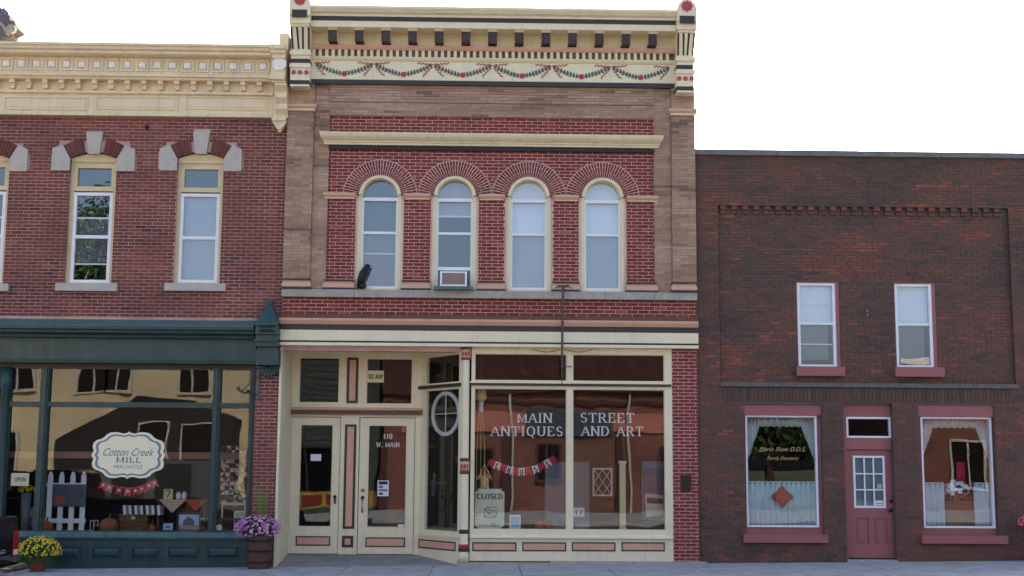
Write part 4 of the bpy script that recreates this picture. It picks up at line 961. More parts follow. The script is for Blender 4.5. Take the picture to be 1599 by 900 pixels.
q = MB().frame(ua, ub, ZA(858.5), ZA(844.5), -.012, -.0005, .022); bend(q).build("dark_panel", "dark_paint", aw)
q = MB().box(ua+.023, ub-.023, -.008, -.0005, ZA(858.5)+.023, ZA(844.5)-.023); bend(q).build("kick_panel", "pink_paint", aw)
# front shop window
ff0, ff1 = X(735.5, 700, YS), X(1051, 700, YS)
Z5 = lambda py: M(893, py, YS)[1]
gl4 = [RC(742, 553, 886, 594.5, YS), RC(895.5, 554, 1038.5, 596, YS), RC(740.5, 607.5, 884.5, 827.5, YS), RC(894.5, 608, 1038.5, 828, YS)]
gx = [(gl4[0][0]+gl4[2][0])/2, (gl4[0][1]+gl4[2][1])/2, (gl4[1][0]+gl4[3][0])/2, (gl4[1][1]+gl4[3][1])/2]
zT0, zT1, zB0, zB1 = Z5(595.3), Z5(553.5), Z5(827.8), Z5(607.8)
H4 = [(gx[0], gx[1], zT0, zT1), (gx[2], gx[3], zT0, zT1), (gx[0], gx[1], zB0, zB1), (gx[2], gx[3], zB0, zB1)]
zbase = GZ(2)+.05
q = holes_wall(ff0, ff1-.002, zbase, ztop, H4, YS, YS+.09); fw = q.build("display_window", "cream_paint", mid)
for h in H4:
    MB().frame(h[0], h[1], h[2], h[3], YS+.03, YS+.06, .012).build("glazing_bead", "butter_paint", fw)
    pane("pane", h[0]+.012, h[1]-.012, h[2]+.012, h[3]-.012, YS+.042, fw)
MB().box(ff0-.04, ff1-.02, YS-.045, YS-.0005, Z5(603.3), Z5(599.6)).build("dark_band", "dark_paint", fw); MB().box(ff0-.03, ff1-.02, YS-.035, YS-.0005, Z5(599.6)+.001, Z5(597)).build("transom_bar", "cream_paint", fw)
mb = MB(); mb.profile([(YS, Z5(836)), (YS-.06, Z5(839)), (YS-.06, Z5(841)), (YS, Z5(842.5))], ff0, ff1-.01); mb.build("window_ledge", "cream_paint", fw)
for (p0, p1) in ((738, 807), (816, 884.5), (893.5, 961.5), (971, 1038.5)):
    a, b, c, d = RC(p0, 847, p1, 861, YS)
    MB().frame(a, b, c, d, YS-.012, YS-.0005, .022).build("dark_panel", "dark_paint", fw); MB().box(a+.023, b-.023, YS-.008, YS-.0005, c+.023, d-.023).build("kick_panel", "pink_paint", fw)
x0_ = colx-.12
for (a, b) in ((x0_, 1.18), (1.186, MX1+.12)): MB().box(a, b, -.16, YS+.1, GZ((a+b)/2)-.1, GZ((a+b)/2)+.05).build("threshold_stone", "sill_stone", mid)
for (line, p, py, wp) in (("MAIN", 835.5, 660, 54), ("STREET", 949, 660, 84), ("ANTIQUES", 823, 681, 112), ("AND ART", 956.5, 681, 96)):
    q = MB(); x, z = M(p, py, YS+.04); serif_text(q, line, x, z, .172, YS+.0415, .002, width=wp*PXM(YS), weight=.82); q.build("lettering", "letter_white", fw)
# iron column
q = MB(); cyc = -.06; zc = lambda py: M(727, py, cyc)[1]; r = .085
q.lathe(colx, cyc, [(.095, zbase-.02), (.095, zc(866)), (.082, zc(862)), (.076, zc(830)), (.072, zc(742)), (.070, zc(715)), (.067, zc(563)), (.067, zc(542.2))], 18); co = q.build("column", "cream_paint", mid, True)
for (p0, p1, rr, m) in ((833.5, 827, .094, "dark_paint"), (855, 850, .098, "flag_red"), (861.5, 855.3, .103, "dark_paint"), (720.5, 715.5, .092, "brown_wood"), (740.5, 735, .092, "brown_wood"), (562.5, 559.5, .092, "brown_wood"), (546, 542.6, .10, "brown_wood")):
    q = MB(); a, b = zc(p0), zc(p1); q.lathe(colx, cyc, [(rr*.86, a), (rr, a+(b-a)*.3), (rr, a+(b-a)*.7), (rr*.86, b)], 18); q.build("column_ring", m, co, True)
for (p0, p1) in ((735, 720.8), (559, 546.5)):
    q = MB(); q.lathe(colx, cyc, [(.086, zc(p0)), (.086, zc(p1))], 18); ba = q.build("column_collar", "peach_paint", co, True)
    for k in (-1, 0, 1):
        an = k*.62; q = MB(); q.ball((colx+.088*math.sin(an), cyc-.088*math.cos(an), zc((p0+p1)/2)), .026 if k == 0 else .022, .02, .04, 8, 5); q.build("rosette", "red_paint", co)
# shop interior
q = MB(); plan(q, [(rx1+.05, YD+.12), (colx, .12), (ff1, .12), (ff1, 1.25), (rx1+.05, 1.25)], -.2, zB0-.03); q.build("display_platform", "interior_floor_wood", mid)
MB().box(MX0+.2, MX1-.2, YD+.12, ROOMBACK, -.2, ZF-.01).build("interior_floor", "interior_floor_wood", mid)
# ================================================================== RIGHT: dark brick dental office
DX0, DX1 = MX1+.004, 12.6
den = thing("office_building", "low dark mottled brick building with mauve trim and plain parapet", "building", (8.2, 0, GZ(8)))
P = lambda py, Y=0: M(1340, py, Y)[1]
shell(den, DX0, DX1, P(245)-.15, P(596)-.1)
zp = P(245.5); YR = .075
rl, rr_ = X(1123.5, 460), X(1580.5, 460); rt, rb = P(323), P(598)
uw = [(RC(1246, 442, 1306.5, 573, YR), ), (RC(1399, 443.5, 1457.5, 574, YR), )]
UWH = []
for (h,) in uw: UWH.append((h[0], h[1]+.07, h[2]-.02, h[3]+.03))
lo = [RC(1163.5, 632, 1286, 836, 0), RC(1320.5, 630.5, 1395, 876, 0), RC(1437.5, 632.5, 1557, 836, 0)]
lo[1] = (lo[1][0], lo[1][1]+.03, GZ(7)-.3, lo[1][3])
DH = UWH+lo
holes_wall(DX0, DX1, -.1, rb-.0, DH, .006, .3).build("mortar_wall", "dark_mortar", den)
mb = holes_wall(rl, rr_, rb, rt, DH, YR+.006, .3); mb.box(DX0, rl, .006, .3, rb, zp); mb.box(rr_, DX1, .006, .3, rb, zp); mb.box(rl, rr_, .006, .3, rt, zp); mb.build("mortar_wall", "dark_mortar", den)
KB = []
def tone_d(x, z):
    n_ = noise.noise(Vector((x*.9, z*2.4, 5.5)))
    return min(1, max(0, .46+.42*n_+random.gauss(0, .17)))
zsol0, zsol1 = P(628), P(606)
exD = [(a-.002, b+.002, c, d) for a, b, c, d in DH]
exL_ = exD+[(X(1130, 615), X(1582, 615), zsol0, rb+.01)]
kw = dict(tone=tone_d, L=.207, h=.0625, j=.008)
bricks(KB, DX0, DX1, GZ(8)-.06, rb, 0, exL_, **kw)
bricks(KB, DX0, rl, rb, rt, 0, **kw); bricks(KB, rr_, DX1, rb, rt, 0, **kw); bricks(KB, DX0, DX1, rt, zp, 0, **kw)
bricks(KB, rl, rr_, rb, rt-.16, YR, exD, **kw)
lay_bricks([(KB, "dark_brick")], den)
# soldier course, corbel table
xs0, xs1 = X(1130, 615), X(1582, 615); n = int((xs1-xs0)/.0705); tot_s = []
for k in range(n):
    x = xs0+(xs1-xs0)*k/n; q = MB(); q.tone = min(1, max(0, random.gauss(.28, .16))); q.box(x+.004, x+(xs1-xs0)/n-.004, -.004, .03, zsol0+.004, zsol1-.004); q.build("soldier_brick", "dark_brick", den)
n = 52; wq = (rr_-rl-.1)/n
for k in range(n):
    x = rl+.05+k*wq
    if k % 2 == 0: q = MB(); q.tone = random.uniform(.2, .95); q.box(x, x+wq*1.05, .005, YR+.03, rt-.076, rt-.004); q.build("corbel_brick", "dark_brick", den)
    q = MB(); q.tone = random.uniform(.1, .8); q.box(x+.004, x+wq-.004, YR-.035 if k % 2 == 0 else YR-.006, YR+.03, rt-.152, rt-.084); q.build("corbel_brick", "dark_brick", den)
xs_ = [DX0-.0]+[DX0+1.55*k for k in range(1, 6)]+[DX1]
for i in range(6): MB().box(xs_[i]+.003, xs_[i+1]-.003, -.07, .33, zp+.0, P(236, -.07)+random.uniform(-.004, .004)).build("coping_stone", "coping_concrete", den)
a, b = X(1125, 601), X(1590, 601); n = 5
for i in range(n): MB().box(a+(b-a)*i/n+.002, a+(b-a)*(i+1)/n-.002, -.05, .1, P(605, -.05), P(598.5, -.05)).build("ledge_stone", "ledge_stone", den)
n = 64
q = MB()
for i in range(n):
    x = xs0+(xs1-xs0)*i/n
    if random.random() < .75: q.box(x, x+.075, -.03, .02, zsol1-.002, P(605, -.05)-.002)
q.build("header_course", "dark_brick", den)
for k, (h,) in enumerate(uw):
    a, b, c, d = h
    mb = MB(); mb.box(b, b+.068, .09, .2, c-.01, d+.028); mb.box(a, b-.001, .09, .2, d+.0, d+.028); win = mb.build("window", "mauve_paint", den)
    q = MB().frame(a+.002, b-.001, c, d, .10, .19, .055, .045, .045); zm_ = P(506, .1); q.box(a+.057, b-.056, .11, .17, zm_-.022, zm_+.022); q.build("sash", "white_vinyl", win)
    pane("pane", a+.05, b-.05, zm_, d-.03, .15, win, "sash_glass"); pane("pane", a+.05, b-.05, c+.03, zm_, .14, win, "sash_glass")
    MB().box(a+.03, b-.03, .21, .22, zm_, d).build("blind", "blind_fabric", win)
    MB().box(a+.03, b-.13, .21, .22, c+.14, zm_-.001).build("blind", "insect_screen", win)
    if k == 0: q = MB(); q.box(a+.057, b-.056, .157, .17, P(475.5, .1)-.006, P(475.5, .1)+.006); q.box(a+.057, b-.056, .147, .16, P(538, .1)-.01, P(538, .1)+.01); q.build("storm_bar", "white_vinyl", win)
    s0, s1 = (X(1244, 580), X(1319, 580)) if k == 0 else (X(1397.5, 580), X(1474, 580))
    MB().box(s0, s1, YR-.13, .2, P(587.5, -.05), c-.003).build("window_sill", "mauve_paint", win)
YF = .09
for (hole, fr_, gl_, sill) in ((lo[0], RC(1165.5, 649, 1277.5, 823.5, YF), (1170, 653, 1273.5, 821), (1162, 1294)), (lo[2], RC(1440.5, 651.5, 1551.5, 825, YF), (1443, 655, 1547, 822), (1441, 1575))):
    q = holes_wall(hole[0], hole[1], hole[2], hole[3], [fr_], YF+.02, .28); q.box(hole[0]+.002, hole[1]-.002, YF-.05, YF+.0195, fr_[3]+.004, hole[3]-.002); dw = q.build("display_window", "mauve_paint", den)
    MB().frame(fr_[0], fr_[1], fr_[2], fr_[3], YF-.005, .2, .034).build("sash", "white_vinyl", dw)
    pane("pane", fr_[0]+.03, fr_[1]-.03, fr_[2]+.03, fr_[3]-.03, YF+.05, dw)
    zz = P(835.5, -.08); MB().box(M(sill[0], 842, -.1)[0], M(sill[1], 842, -.1)[0], -.10, .2, P(848.5, -.1), zz).build("window_sill", "mauve_paint", dw)
    if hole is lo[0]:
        x, z = M(1223, 702, YF); font_text("lettering", "Marlo Shaw D.D.S.", x, z, 72*PXM(YF), YF+.047, "letter_gold", dw, .45); x, z = M(1224, 716, YF); font_text("lettering", "Family Dentistry", x, z, 50*PXM(YF), YF+.047, "letter_gold", dw, .45)
        q = MB(); q.strip([(M(1187, 706, YF)[0], M(1187, 706, YF)[1]), M(1192, 704, YF)], .012, YF+.0475, .002); q.build("lettering", "letter_gold", dw)
# door of the office
YO = .12; h = lo[1]; zdt = M(1360, 703, YO)[1]; zd0 = M(1360, 872, YO)[1]
trn = RC(1322, 651.5, 1391.5, 684, YO); dd = (X(1325.5, 790, YO), X(1396, 790, YO), zd0, zdt)
q = holes_wall(h[0], h[1], zd0-.02, h[3], [trn, (dd[0]-.008, dd[1]+.008, zd0-.1, zdt+.01)], YO, .28); dcs = q.build("door_casing", "mauve_paint", den)
MB().frame(trn[0], trn[1], trn[2], trn[3], YO-.01, YO+.06, .035).build("transom_frame", "white_vinyl", dcs); pane("pane", trn[0]+.03, trn[1]-.03, trn[2]+.03, trn[3]-.03, YO+.03, dcs)
wd = RC(1333, 712, 1382.5, 793.5, YO+.05)
pans = [RC(1336.5, 809, 1357.5, 850, YO+.05), RC(1365, 809, 1386, 850, YO+.05)]
q = holes_wall(dd[0], dd[1], dd[2], dd[3], [wd]+pans, YO+.05, YO+.095); do = q.build("door", "mauve_paint", den)
for p in pans:
    MB().box(p[0], p[1], YO+.075, YO+.09, p[2], p[3]).build("door_panel", "mauve_paint", do)
    MB().box(p[0]+.05, p[1]-.05, YO+.06, YO+.0745, p[2]+.05, p[3]-.05).build("raised_panel", "mauve_paint", do)
q = MB().frame(wd[0], wd[1], wd[2], wd[3], YO+.035, YO+.08, .038)
iw, ih = (wd[1]-wd[0]-.076)/3, (wd[3]-wd[2]-.076)/3
for k in (1, 2): q.box(wd[0]+.038+iw*k-.012, wd[0]+.038+iw*k+.012, YO+.04, YO+.075, wd[2]+.038, wd[3]-.038)
for k in (1, 2):
    for j in range(3): q.box(wd[0]+.038+iw*j+(.0125 if j else 0), wd[0]+.038+iw*(j+1)-(.0125 if j < 2 else 0), YO+.04, YO+.075, wd[2]+.038+ih*k-.012, wd[2]+.038+ih*k+.012)
q.build("window_grid", "white_vinyl", do)
for i in range(3):
    for j in range(3): pane("pane", wd[0]+.038+iw*i, wd[0]+.038+iw*(i+1), wd[2]+.038+ih*j, wd[2]+.038+ih*(j+1), YO+.06+.0005*i, do)
MB().box(wd[0]+.02, wd[1]-.02, YO+.085, YO+.094, wd[2]+.01, wd[3]-.01).build("door_curtain", "sign_slate", do)
q = MB(); x, z = M(1391.5, 783, YO+.05); q.disc(x, z, .032, YO+.0495, .025, 12); q.build("lock", "black_iron", do)
q = MB(); x, z = M(1391.5, 797, YO+.05); q.disc(x, z, .034, YO+.0495, .015, 12); q.tube([(x, YO+.04, z), (x, YO-.01, z), (x-.07, YO-.01, z-.01)], .013); q.build("handle", "black_iron", do)
MB().box(h[0], h[1], -.03, .28, zd0-.16, zd0-.021).build("threshold_stone", "sill_stone", den)
for (p, y) in ((1354.5, 492), (1354.5, 486.5)): x, z = M(p, y, YR); tag(MB().disc(x, z, .012, YR, .03, 8).build("wall_bolt", "hood_stone"), "tiny pale bolt head in the dark brick between the two upper windows, "+("lower" if y > 490 else "upper")+" of two", "bolt", "bolts in the dark brick")
# ================================================================== THINGS IN THE LEFT SHOP WINDOW
def at(px, py, Y): x, z = M(px, py, Y); return (x, Y, z)
BARE = "behind the teal shop front's glass"
ZPL = .55
Y = .098; x, z = M(201, 711, Y); k = PXM(Y)
sg = thing("shop_sign", "cream scalloped hanging sign with slate border and blue script lettering", "sign", (x, Y, z))
qd = [(0, 1), (.05, .935), (.16, .91), (.34, .97), (.5, .95), (.6, .87), (.67, .75), (.76, .67), (.88, .62), (.96, .5), (.975, .34), (.94, .17), (1.0, 0)]
ol = qd+[(a, -b) for a, b in qd[-2::-1]]; ol = ol+[(-a, b) for a, b in ol[-2:0:-1]]; ol = ol[::-1]
def so_(s_): return [(x+a*56.5*k*s_, z+b*37*k*(s_-.02)) for a, b in ol]
MB().prism(so_(1), Y-.012, Y+.012).build("board", "sign_cream", sg); MB().prism(so_(.91), Y-.016, Y-.0125).build("border", "sign_slate", sg); MB().prism(so_(.84), Y-.02, Y-.0165).build("face", "sign_cream", sg)
xx_, zz = M(202, 707, Y); font_text("lettering", "Cotton Creek", xx_, zz, 78*k, Y-.0215, "ink_blue", sg, .5, 1.25)
q = MB(); xx_, zz = M(202, 723, Y); serif_text(q, "MILL", xx_, zz, 8.5*k, Y-.0205, .002, width=38*k, weight=1.2); q.build("lettering", "ink_blue", sg)
xx_, zz = M(201, 729.5, Y); font_text("lettering", "MERCANTILE", xx_, zz, 44*k, Y-.0215, "sign_slate", sg)
def bunting(lbl, flags, w_, h_, mats, Y, letters=None, name="bunting"):
    k = PXM(Y); c = at(flags[len(flags)//2][0], flags[len(flags)//2][1], Y); b = thing(name, lbl, "bunting", c)
    n = len(flags)
    MB().tube([at(px, py-h_*.5, Y+.006) for px, py in flags], .004, 5).build("string", "letter_white", b)
    for i, (px, py) in enumerate(flags):
        a = flags[max(i-1, 0)]; d = flags[min(i+1, n-1)]; an = -math.atan2(d[1]-a[1], d[0]-a[0]); x, z = M(px, py, Y)
        pts = [(-w_/2, h_/2), (-w_/2, -h_/2), (0, -h_/2+h_*.24), (w_/2, -h_/2), (w_/2, h_/2)]
        tr = [(x+(u*math.cos(an)-v*math.sin(an))*k, z+(u*math.sin(an)+v*math.cos(an))*k) for u, v in pts]
        yy = Y+random.uniform(-.012, .004); f = MB().prism(tr, yy-.003, yy).build("flag", mats[i % len(mats)], b)
        if letters and letters[i] != ' ':
            q = MB(); serif_text(q, letters[i], 0, -h_*.28*k, h_*.6*k, yy-.0035, .002, width=w_*.55*k, weight=1.5)
            q.v = [(x+u*math.cos(an)-v*math.sin(an), y_, z+u*math.sin(an)+v*math.cos(an)) for u, y_, v in q.v]; q.build("lettering", "ink_black" if mats[i % len(mats)] == "flag_white" else "flag_white", f)
        elif not letters:
            q = MB(); q.disc(x, z+1.5*k, 2.2*k, yy-.0035, .002, 6, 3, .25); q.build("printed_motif", "flag_white", f)
bunting("short bunting of red swallowtail flags hanging below the cream shop sign", [(161, 759), (171, 763), (186, 767), (200, 769), (212, 768), (222, 765), (233, 760), (242, 756)], 10, 13, ["flag_red", "flag_coral", "flag_red", "flag_coral"], .3)
pf = thing("picket_fence", "short piece of white picket fence standing in the teal shop's display window", "picket fence", (*M(104, 829, .6)[:1], .6, ZPL))
for p in (78, 95.5, 113, 130):
    a, b, _, d = RC(p-4, 737, p+4, 820, .6); m_ = (a+b)/2; MB().prism([(a, ZPL), (b, ZPL), (b, d-.09), (m_+.02, d), (m_-.02, d), (a, d-.09)], .59, .615).build("picket", "picket_white", pf)
for (y0, y1) in ((754.5, 759.5), (810, 817)): a, b, c, d = RC(68, y0, 134, y1, .58); MB().box(a, b, .57, .589, c, d).build("rail", "picket_white", pf)
def picture(lbl, px0, py0, px1, py1, Y, fw, fm, parts, cat="picture", name="framed_picture", tilt=0):
    a, b, c, d = RC(px0, py0, px1, py1, Y); t = thing(name, lbl, cat, ((a+b)/2, Y, c))
    if fw: MB().frame(a, b, c, d, Y-.02, Y+.015, fw).build("frame", fm, t)
    pr = MB().box(a+fw, b-fw, Y-.006, Y+.008, c+fw, d-fw).build("print", parts[0], t)
    w_, h_ = b-a-2*fw, d-c-2*fw
    for j, (m, poly) in enumerate(parts[1:]): MB().prism([(a+fw+u*w_, c+fw+v*h_) for u, v in poly], Y-.0085-.002*j, Y-.0065-.002*j).build("printed_shape", m, pr)
    return t
picture("dark slate picture with an orange pumpkin hung on the white picket fence", 83, 756.5, 133.5, 791, .555, .0, "ink_black", ["slate_print", ("rust_orange", [(.08+.17*(1+math.cos(t)), .1+.18*(1+math.sin(t))) for t in [i*math.pi/8 for i in range(16)]])])
for j, (lbl, px, py, r, m, sq) in enumerate((("rust orange pumpkin at the foot of the white picket fence", 73, 818, 10.5, "rust_orange", 1.0), ("large dusty terracotta pumpkin right of the white picket fence", 171, 811.5, 13.5, "terracotta", 1.0), ("small orange gourd beside the little framed picture in the teal window", 238, 820, 5.5, "rust_orange", 1.5))):
    Y = .48; x, z = M(px, py, Y); R_ = r*PXM(Y); h_ = R_*.92*sq; t = thing("pumpkin", lbl, "pumpkin", (x, Y, ZPL), "pumpkins in the teal shop window")
    MB().ball((x, Y, ZPL+h_), R_, R_, h_, 27, 9, 9, .05).build("body", m, t, True); MB().tube([(x, Y, ZPL+2*h_-.02), (x+.01, Y-.01, ZPL+2*h_+.03), (x+.03, Y-.02, ZPL+2*h_+.06)], [.025, .016, .02], 7).build("stem", "leaf_green", t)
Y = .6; a, b, c, d = RC(186, 806, 232, 829, Y); hb = thing("wicker_basket", "low brown wicker hamper under the striped cloth in the teal shop window", "basket", ((a+b)/2, Y, ZPL))
q = MB()
for i in range(7): zz = ZPL+(d-ZPL)*i/7; e = .012 if i % 2 else 0; q.box(a+.02-e, b-.02+e, Y-e, Y+.36, zz, zz+(d-ZPL)/7-.004)
q.build("weave", "wicker", hb); MB().box(a, b, Y-.02, Y+.38, d-.002, d+.03).build("rim", "wicker", hb); MB().box((a+b)/2-.04, (a+b)/2+.03, Y-.03, Y-.021, d-.06, d-.01).build("tag", "letter_gold", hb)
a, b, c, d = RC(194, 789.5, 256, 805, .62); cl = thing("striped_cloth", "folded white and dark striped cloth lying on the wicker hamper", "cloth", ((a+b)/2, .62, d-.2))
n = 14
for i in range(n): u0, u1 = a+(b-a)*i/n, a+(b-a)*(i+1)/n; MB().prism([(u0, c+.01*(i % 3)), (u1, c+.01*((i+1) % 3)), (u1-.02, d), (u0-.02, d)], .6-.006*(i % 2), .75).build("stripe", ["picket_white", "steel_grey", "flag_white", "ink_black"][i % 4], cl)
Y = .8; a, b, c, d = RC(246, 780, 326, 783, Y); tb = thing("side_table", "dark narrow table carrying the checked cloth and the small white jars", "table", ((a+b)/2, Y, ZPL))
MB().box(a, b, Y-.1, Y+.3, c, d).build("table_top", "brown_wood", tb)
for u in (a+.03, b-.07):
    for v in (Y-.08, Y+.24): MB().box(u, u+.04, v, v+.04, ZPL, c-.001).build("leg", "brown_wood", tb)
for (lbl, p0, p1, yb_, m, chk) in (("tan checked cloth triangle hanging off the narrow display table", 249, 291, 801, "quilt_cream", 1), ("plain rust cloth triangle hanging off the narrow display table", 290, 323, 799, "rust_orange", 0)):
    Y = .69-.004*chk; a, b = M(p0, 781, Y)[0], M(p1, 781, Y)[0]; zt_ = M(p0, 780.5, Y)[1]; zb_ = M(p0, yb_, Y)[1]; t = thing("table_cloth", lbl, "cloth", ((a+b)/2, Y, zb_))
    f = MB().prism([((a+b)/2, zb_), (b, zt_), (a, zt_)], Y-.004, Y).build("cloth", m, t)
    if chk:
        q = MB()
        for i in range(1, 9):
            u = i/9; w_ = (b-a)/2*min(1, 1)
            zz = zb_+(zt_-zb_)*u; q.box((a+b)/2-(b-a)/2*u+.005, (a+b)/2+(b-a)/2*u-.005, Y-.0055, Y-.0041, zz-.008, zz)
        q.build("check_lines", "terracotta", t, kind="stuff")
Y = .72
a, b, c, d = RC(256, 764, 270, 778.5, Y); t = thing("number_card", "little cream card printed with a dark number 7 on the display table", "card", ((a+b)/2, Y, M(263, 780, .8)[1])); MB().box(a, b, Y, Y+.03, M(263, 780, .8)[1], d).build("card", "paper_cream", t); m_ = (a+b)/2; MB().strip([(m_-.045, d-.03), (m_+.04, d-.03), (m_-.01, c+.02)], .022, Y-.0005, .003).build("lettering", "ink_black", t)
for i, (px, lb) in enumerate(((279, "left"), (288, "right"))):
    x, z = M(px, 780, Y); zb_ = M(px, 780, .8)[1]; t = thing("jar", "small white jar on the display table by the number card, "+lb+" of two", "jar", (x, Y, zb_), "white jars on the display table")
    MB().lathe(x, Y, [(.035, zb_), (.045, zb_+.02), (.045, zb_+.1), (.03, zb_+.13)], 12).build("body", "picket_white", t, True); MB().lathe(x, Y, [(.036, zb_+.1305), (.036, zb_+.155)], 12).build("lid", "steel_grey", t)
picture("black framed print of a grey barn under blue sky, right part of the teal window", 276, 800, 315, 830, .5, .04, "ink_black", ["sky_print", ("field_print", [(0, 0), (1, 0), (1, .28), (0, .3)]), ("barn_print", [(.22, .26), (.75, .26), (.75, .6), (.48, .86), (.22, .56)])])
picture("tiny framed landscape beside the barn print in the teal window", 253.5, 815.5, 272.5, 829.5, .46, .02, "ink_black", ["sky_print", ("barn_print", [(.2, .3), (.8, .3), (.5, .7)])])
picture("white framed grey print propped behind the purple flowers", 366, 798, 392, 829, .5, .025, "sign_cream", ["hood_stone"])
picture("blue grey framed print below the yellow flowers at the teal window's far left", 33, 792, 53, 822, .55, .015, "steel_grey", ["slate_print", ("sky_print", [(.1, .5), (.9, .5), (.9, .9), (.1, .9)])])
for i, px in enumerate((146, 151.5)):
    x, z = M(px, 803, .7); t = thing("lantern", "pale glass lantern block between fence and large pumpkin, "+("left" if i == 0 else "right")+" of two", "lantern", (x, .7+.05*i, ZPL), "pale lanterns beside the fence")
    MB().lathe(x, .7+.05*i, [(.05, ZPL), (.05, ZPL+.02), (.035, ZPL+.03), (.035, ZPL+.25), (.05, ZPL+.26), (.02, ZPL+.3)], 4).build("body", "black_iron", t); MB().frame(x-.036, x+.036, ZPL+.05+.09*i, ZPL+.24, .655+.05*i, .664+.05*i, .01).build("glazing", "paper_white", t)
Y = .75; a, b, c, d = RC(345, 696, 388, 787, Y); qu = thing("quilt", "hanging patchwork quilt of dark, cream and red triangles at the right of the teal window", "quilt", ((a+b)/2, Y, c))
MB().box(a, b, Y, Y+.02, c, d).build("backing", "quilt_dark", qu)
nx, nz = 6, 13; dx, dz = (b-a)/nx, (d-c)/nz
for i in range(nx):
    for j in range(nz):
        for s in (0, 1):
            r = random.random()
            if r < .34: continue
            u, v = a+i*dx, c+j*dz; tri = [(u+.004, v+.004), (u+dx-.004, v+.004), (u+.004, v+dz-.004)] if (i+j) % 2 else [(u+.004, v+.004), (u+dx-.004, v+.004), (u+dx-.004, v+dz-.004)]
            if s: tri = [(2*u+dx-p, 2*v+dz-q_) for p, q_ in tri]
            MB().prism(tri, Y-.006, Y-.0005).build("patch", "quilt_cream" if r < .74 else "quilt_red", qu)
Y = .62; x0, x1 = M(346, 800, Y)[0], M(384, 800, Y)[0]; ch = thing("chair", "dark wooden chair with pale top rail standing under the quilt", "chair", ((x0+x1)/2, Y, ZPL))
zt_ = M(365, 785, Y)[1]; zs_ = M(365, 809, Y)[1]
MB().box(x0, x1, Y, Y+.03, zt_-.05, zt_).build("top_rail", "paper_cream", ch); MB().prism([(x0+.05, zt_-.13), (x1-.05, zt_-.13), (x1-.05, zt_-.051), ((x0+x1)/2, zt_-.055), (x0+.05, zt_-.051)], Y+.002, Y+.025).build("backrest", "brown_wood", ch); MB().box(x0, x1, Y-.2, Y+.03, zs_-.03, zs_).build("seat", "brown_wood", ch)
for u in (x0, x1-.03):
    MB().box(u, u+.03, Y, Y+.03, zs_+.001, zt_-.051).build("post", "paper_cream", ch)
    for v in (Y-.2, Y): MB().box(u, u+.03, v, v+.03, ZPL, zs_-.031).build("leg", "brown_wood", ch)
x, z = M(343, 824, .14); t = tag(MB().disc(x, z, .055, .115, .004, 18).disc(x, z, .04, .1105, .002, 14).build("round_sticker", "hood_stone"), "round pale sticker low on the narrow right pane of the teal shop", "sticker")
a, b, c, d = RC(18, 739, 46, 759, .14); t = thing("open_sign", "small cream card reading OPEN in the far left pane of the teal shop", "sign", ((a+b)/2, .14, c)); MB().box(a, b, .13, .136, c, d).build("card", "sign_cream", t); q = MB(); serif_text(q, "OPEN", (a+b)/2, (c+d)/2-.035, .07, .1295, .002, width=.2); q.build("lettering", "leaf_paint", t)
def leafy(mb, c, rx, ry, rz, n, s, up=0.2, top_only=False):
    for _ in range(n):
        while True:
            v = Vector((random.uniform(-1, 1), random.uniform(-1, 1), random.uniform(-1, 1)))
            if .3 < v.length < 1: break
        if top_only and v.z < -.2: v.z = abs(v.z)
        p = Vector(c)+Vector((v.x*rx, v.y*ry, v.z*rz)); d = (v+Vector((random.uniform(-.7, .7), random.uniform(-.7, .7), random.uniform(-.3, .7)+up))).normalized(); e = d.orthogonal().normalized(); e.rotate(Matrix.Rotation(random.uniform(0, 6.28), 3, d)); ss = s*random.uniform(.6, 1.3)
        f = d.cross(e)*.3; q = p+e*ss
        mb.add([tuple(p), tuple(p+e*ss*.5+f*ss+d*ss*.12), tuple(q), tuple(p+e*ss*.5-f*ss+d*ss*.12)], [(0, 1, 2), (0, 2, 3)])
def blossoms(mb, c, rx, ry, rz, n, s, zmin=-.3, front=True):
    for _ in range(n):
        while True:
            v = Vector((random.uniform(-1, 1), random.uniform(-1, 1), random.uniform(zmin, 1)))
            if .55 < v.length < 1: break
        v = v.normalized()*random.uniform(.88, 1.06); p = Vector(c)+Vector((v.x*rx, v.y*ry, v.z*rz)); d = Vector((v.x, v.y-.3, v.z+.2)).normalized(); e = d.orthogonal().normalized(); f = d.cross(e); ss = s*random.uniform(.7, 1.25); a0 = random.random()*6
        vs = [tuple(p+d*ss*.45)]+[tuple(p+(e*math.cos(a0+t*1.0472)+f*math.sin(a0+t*1.0472))*ss*(1 if t % 2 else .8)) for t in range(6)]
        mb.add(vs, [(0, 1+t, 1+(t+1) % 6) for t in range(6)])
Y = .5; x, z = M(42, 765, Y); t = thing("potted_flowers", "small bunch of yellow flowers in a grey pot inside the teal window", "potted plant", (x, Y, ZPL))
q = MB(); leafy(q, (x, Y, z), .13, .1, .09, 90, .06); q.build("foliage", "leaf_green", t, kind="stuff"); q = MB(); blossoms(q, (x, Y, z), .14, .11, .09, 60, .03); q.build("blossoms", "yellow_petal", t, kind="stuff"); MB().lathe(x, Y, [(.07, ZPL), (.1, z-.06)], 14).build("pot", "steel_grey", t, True)
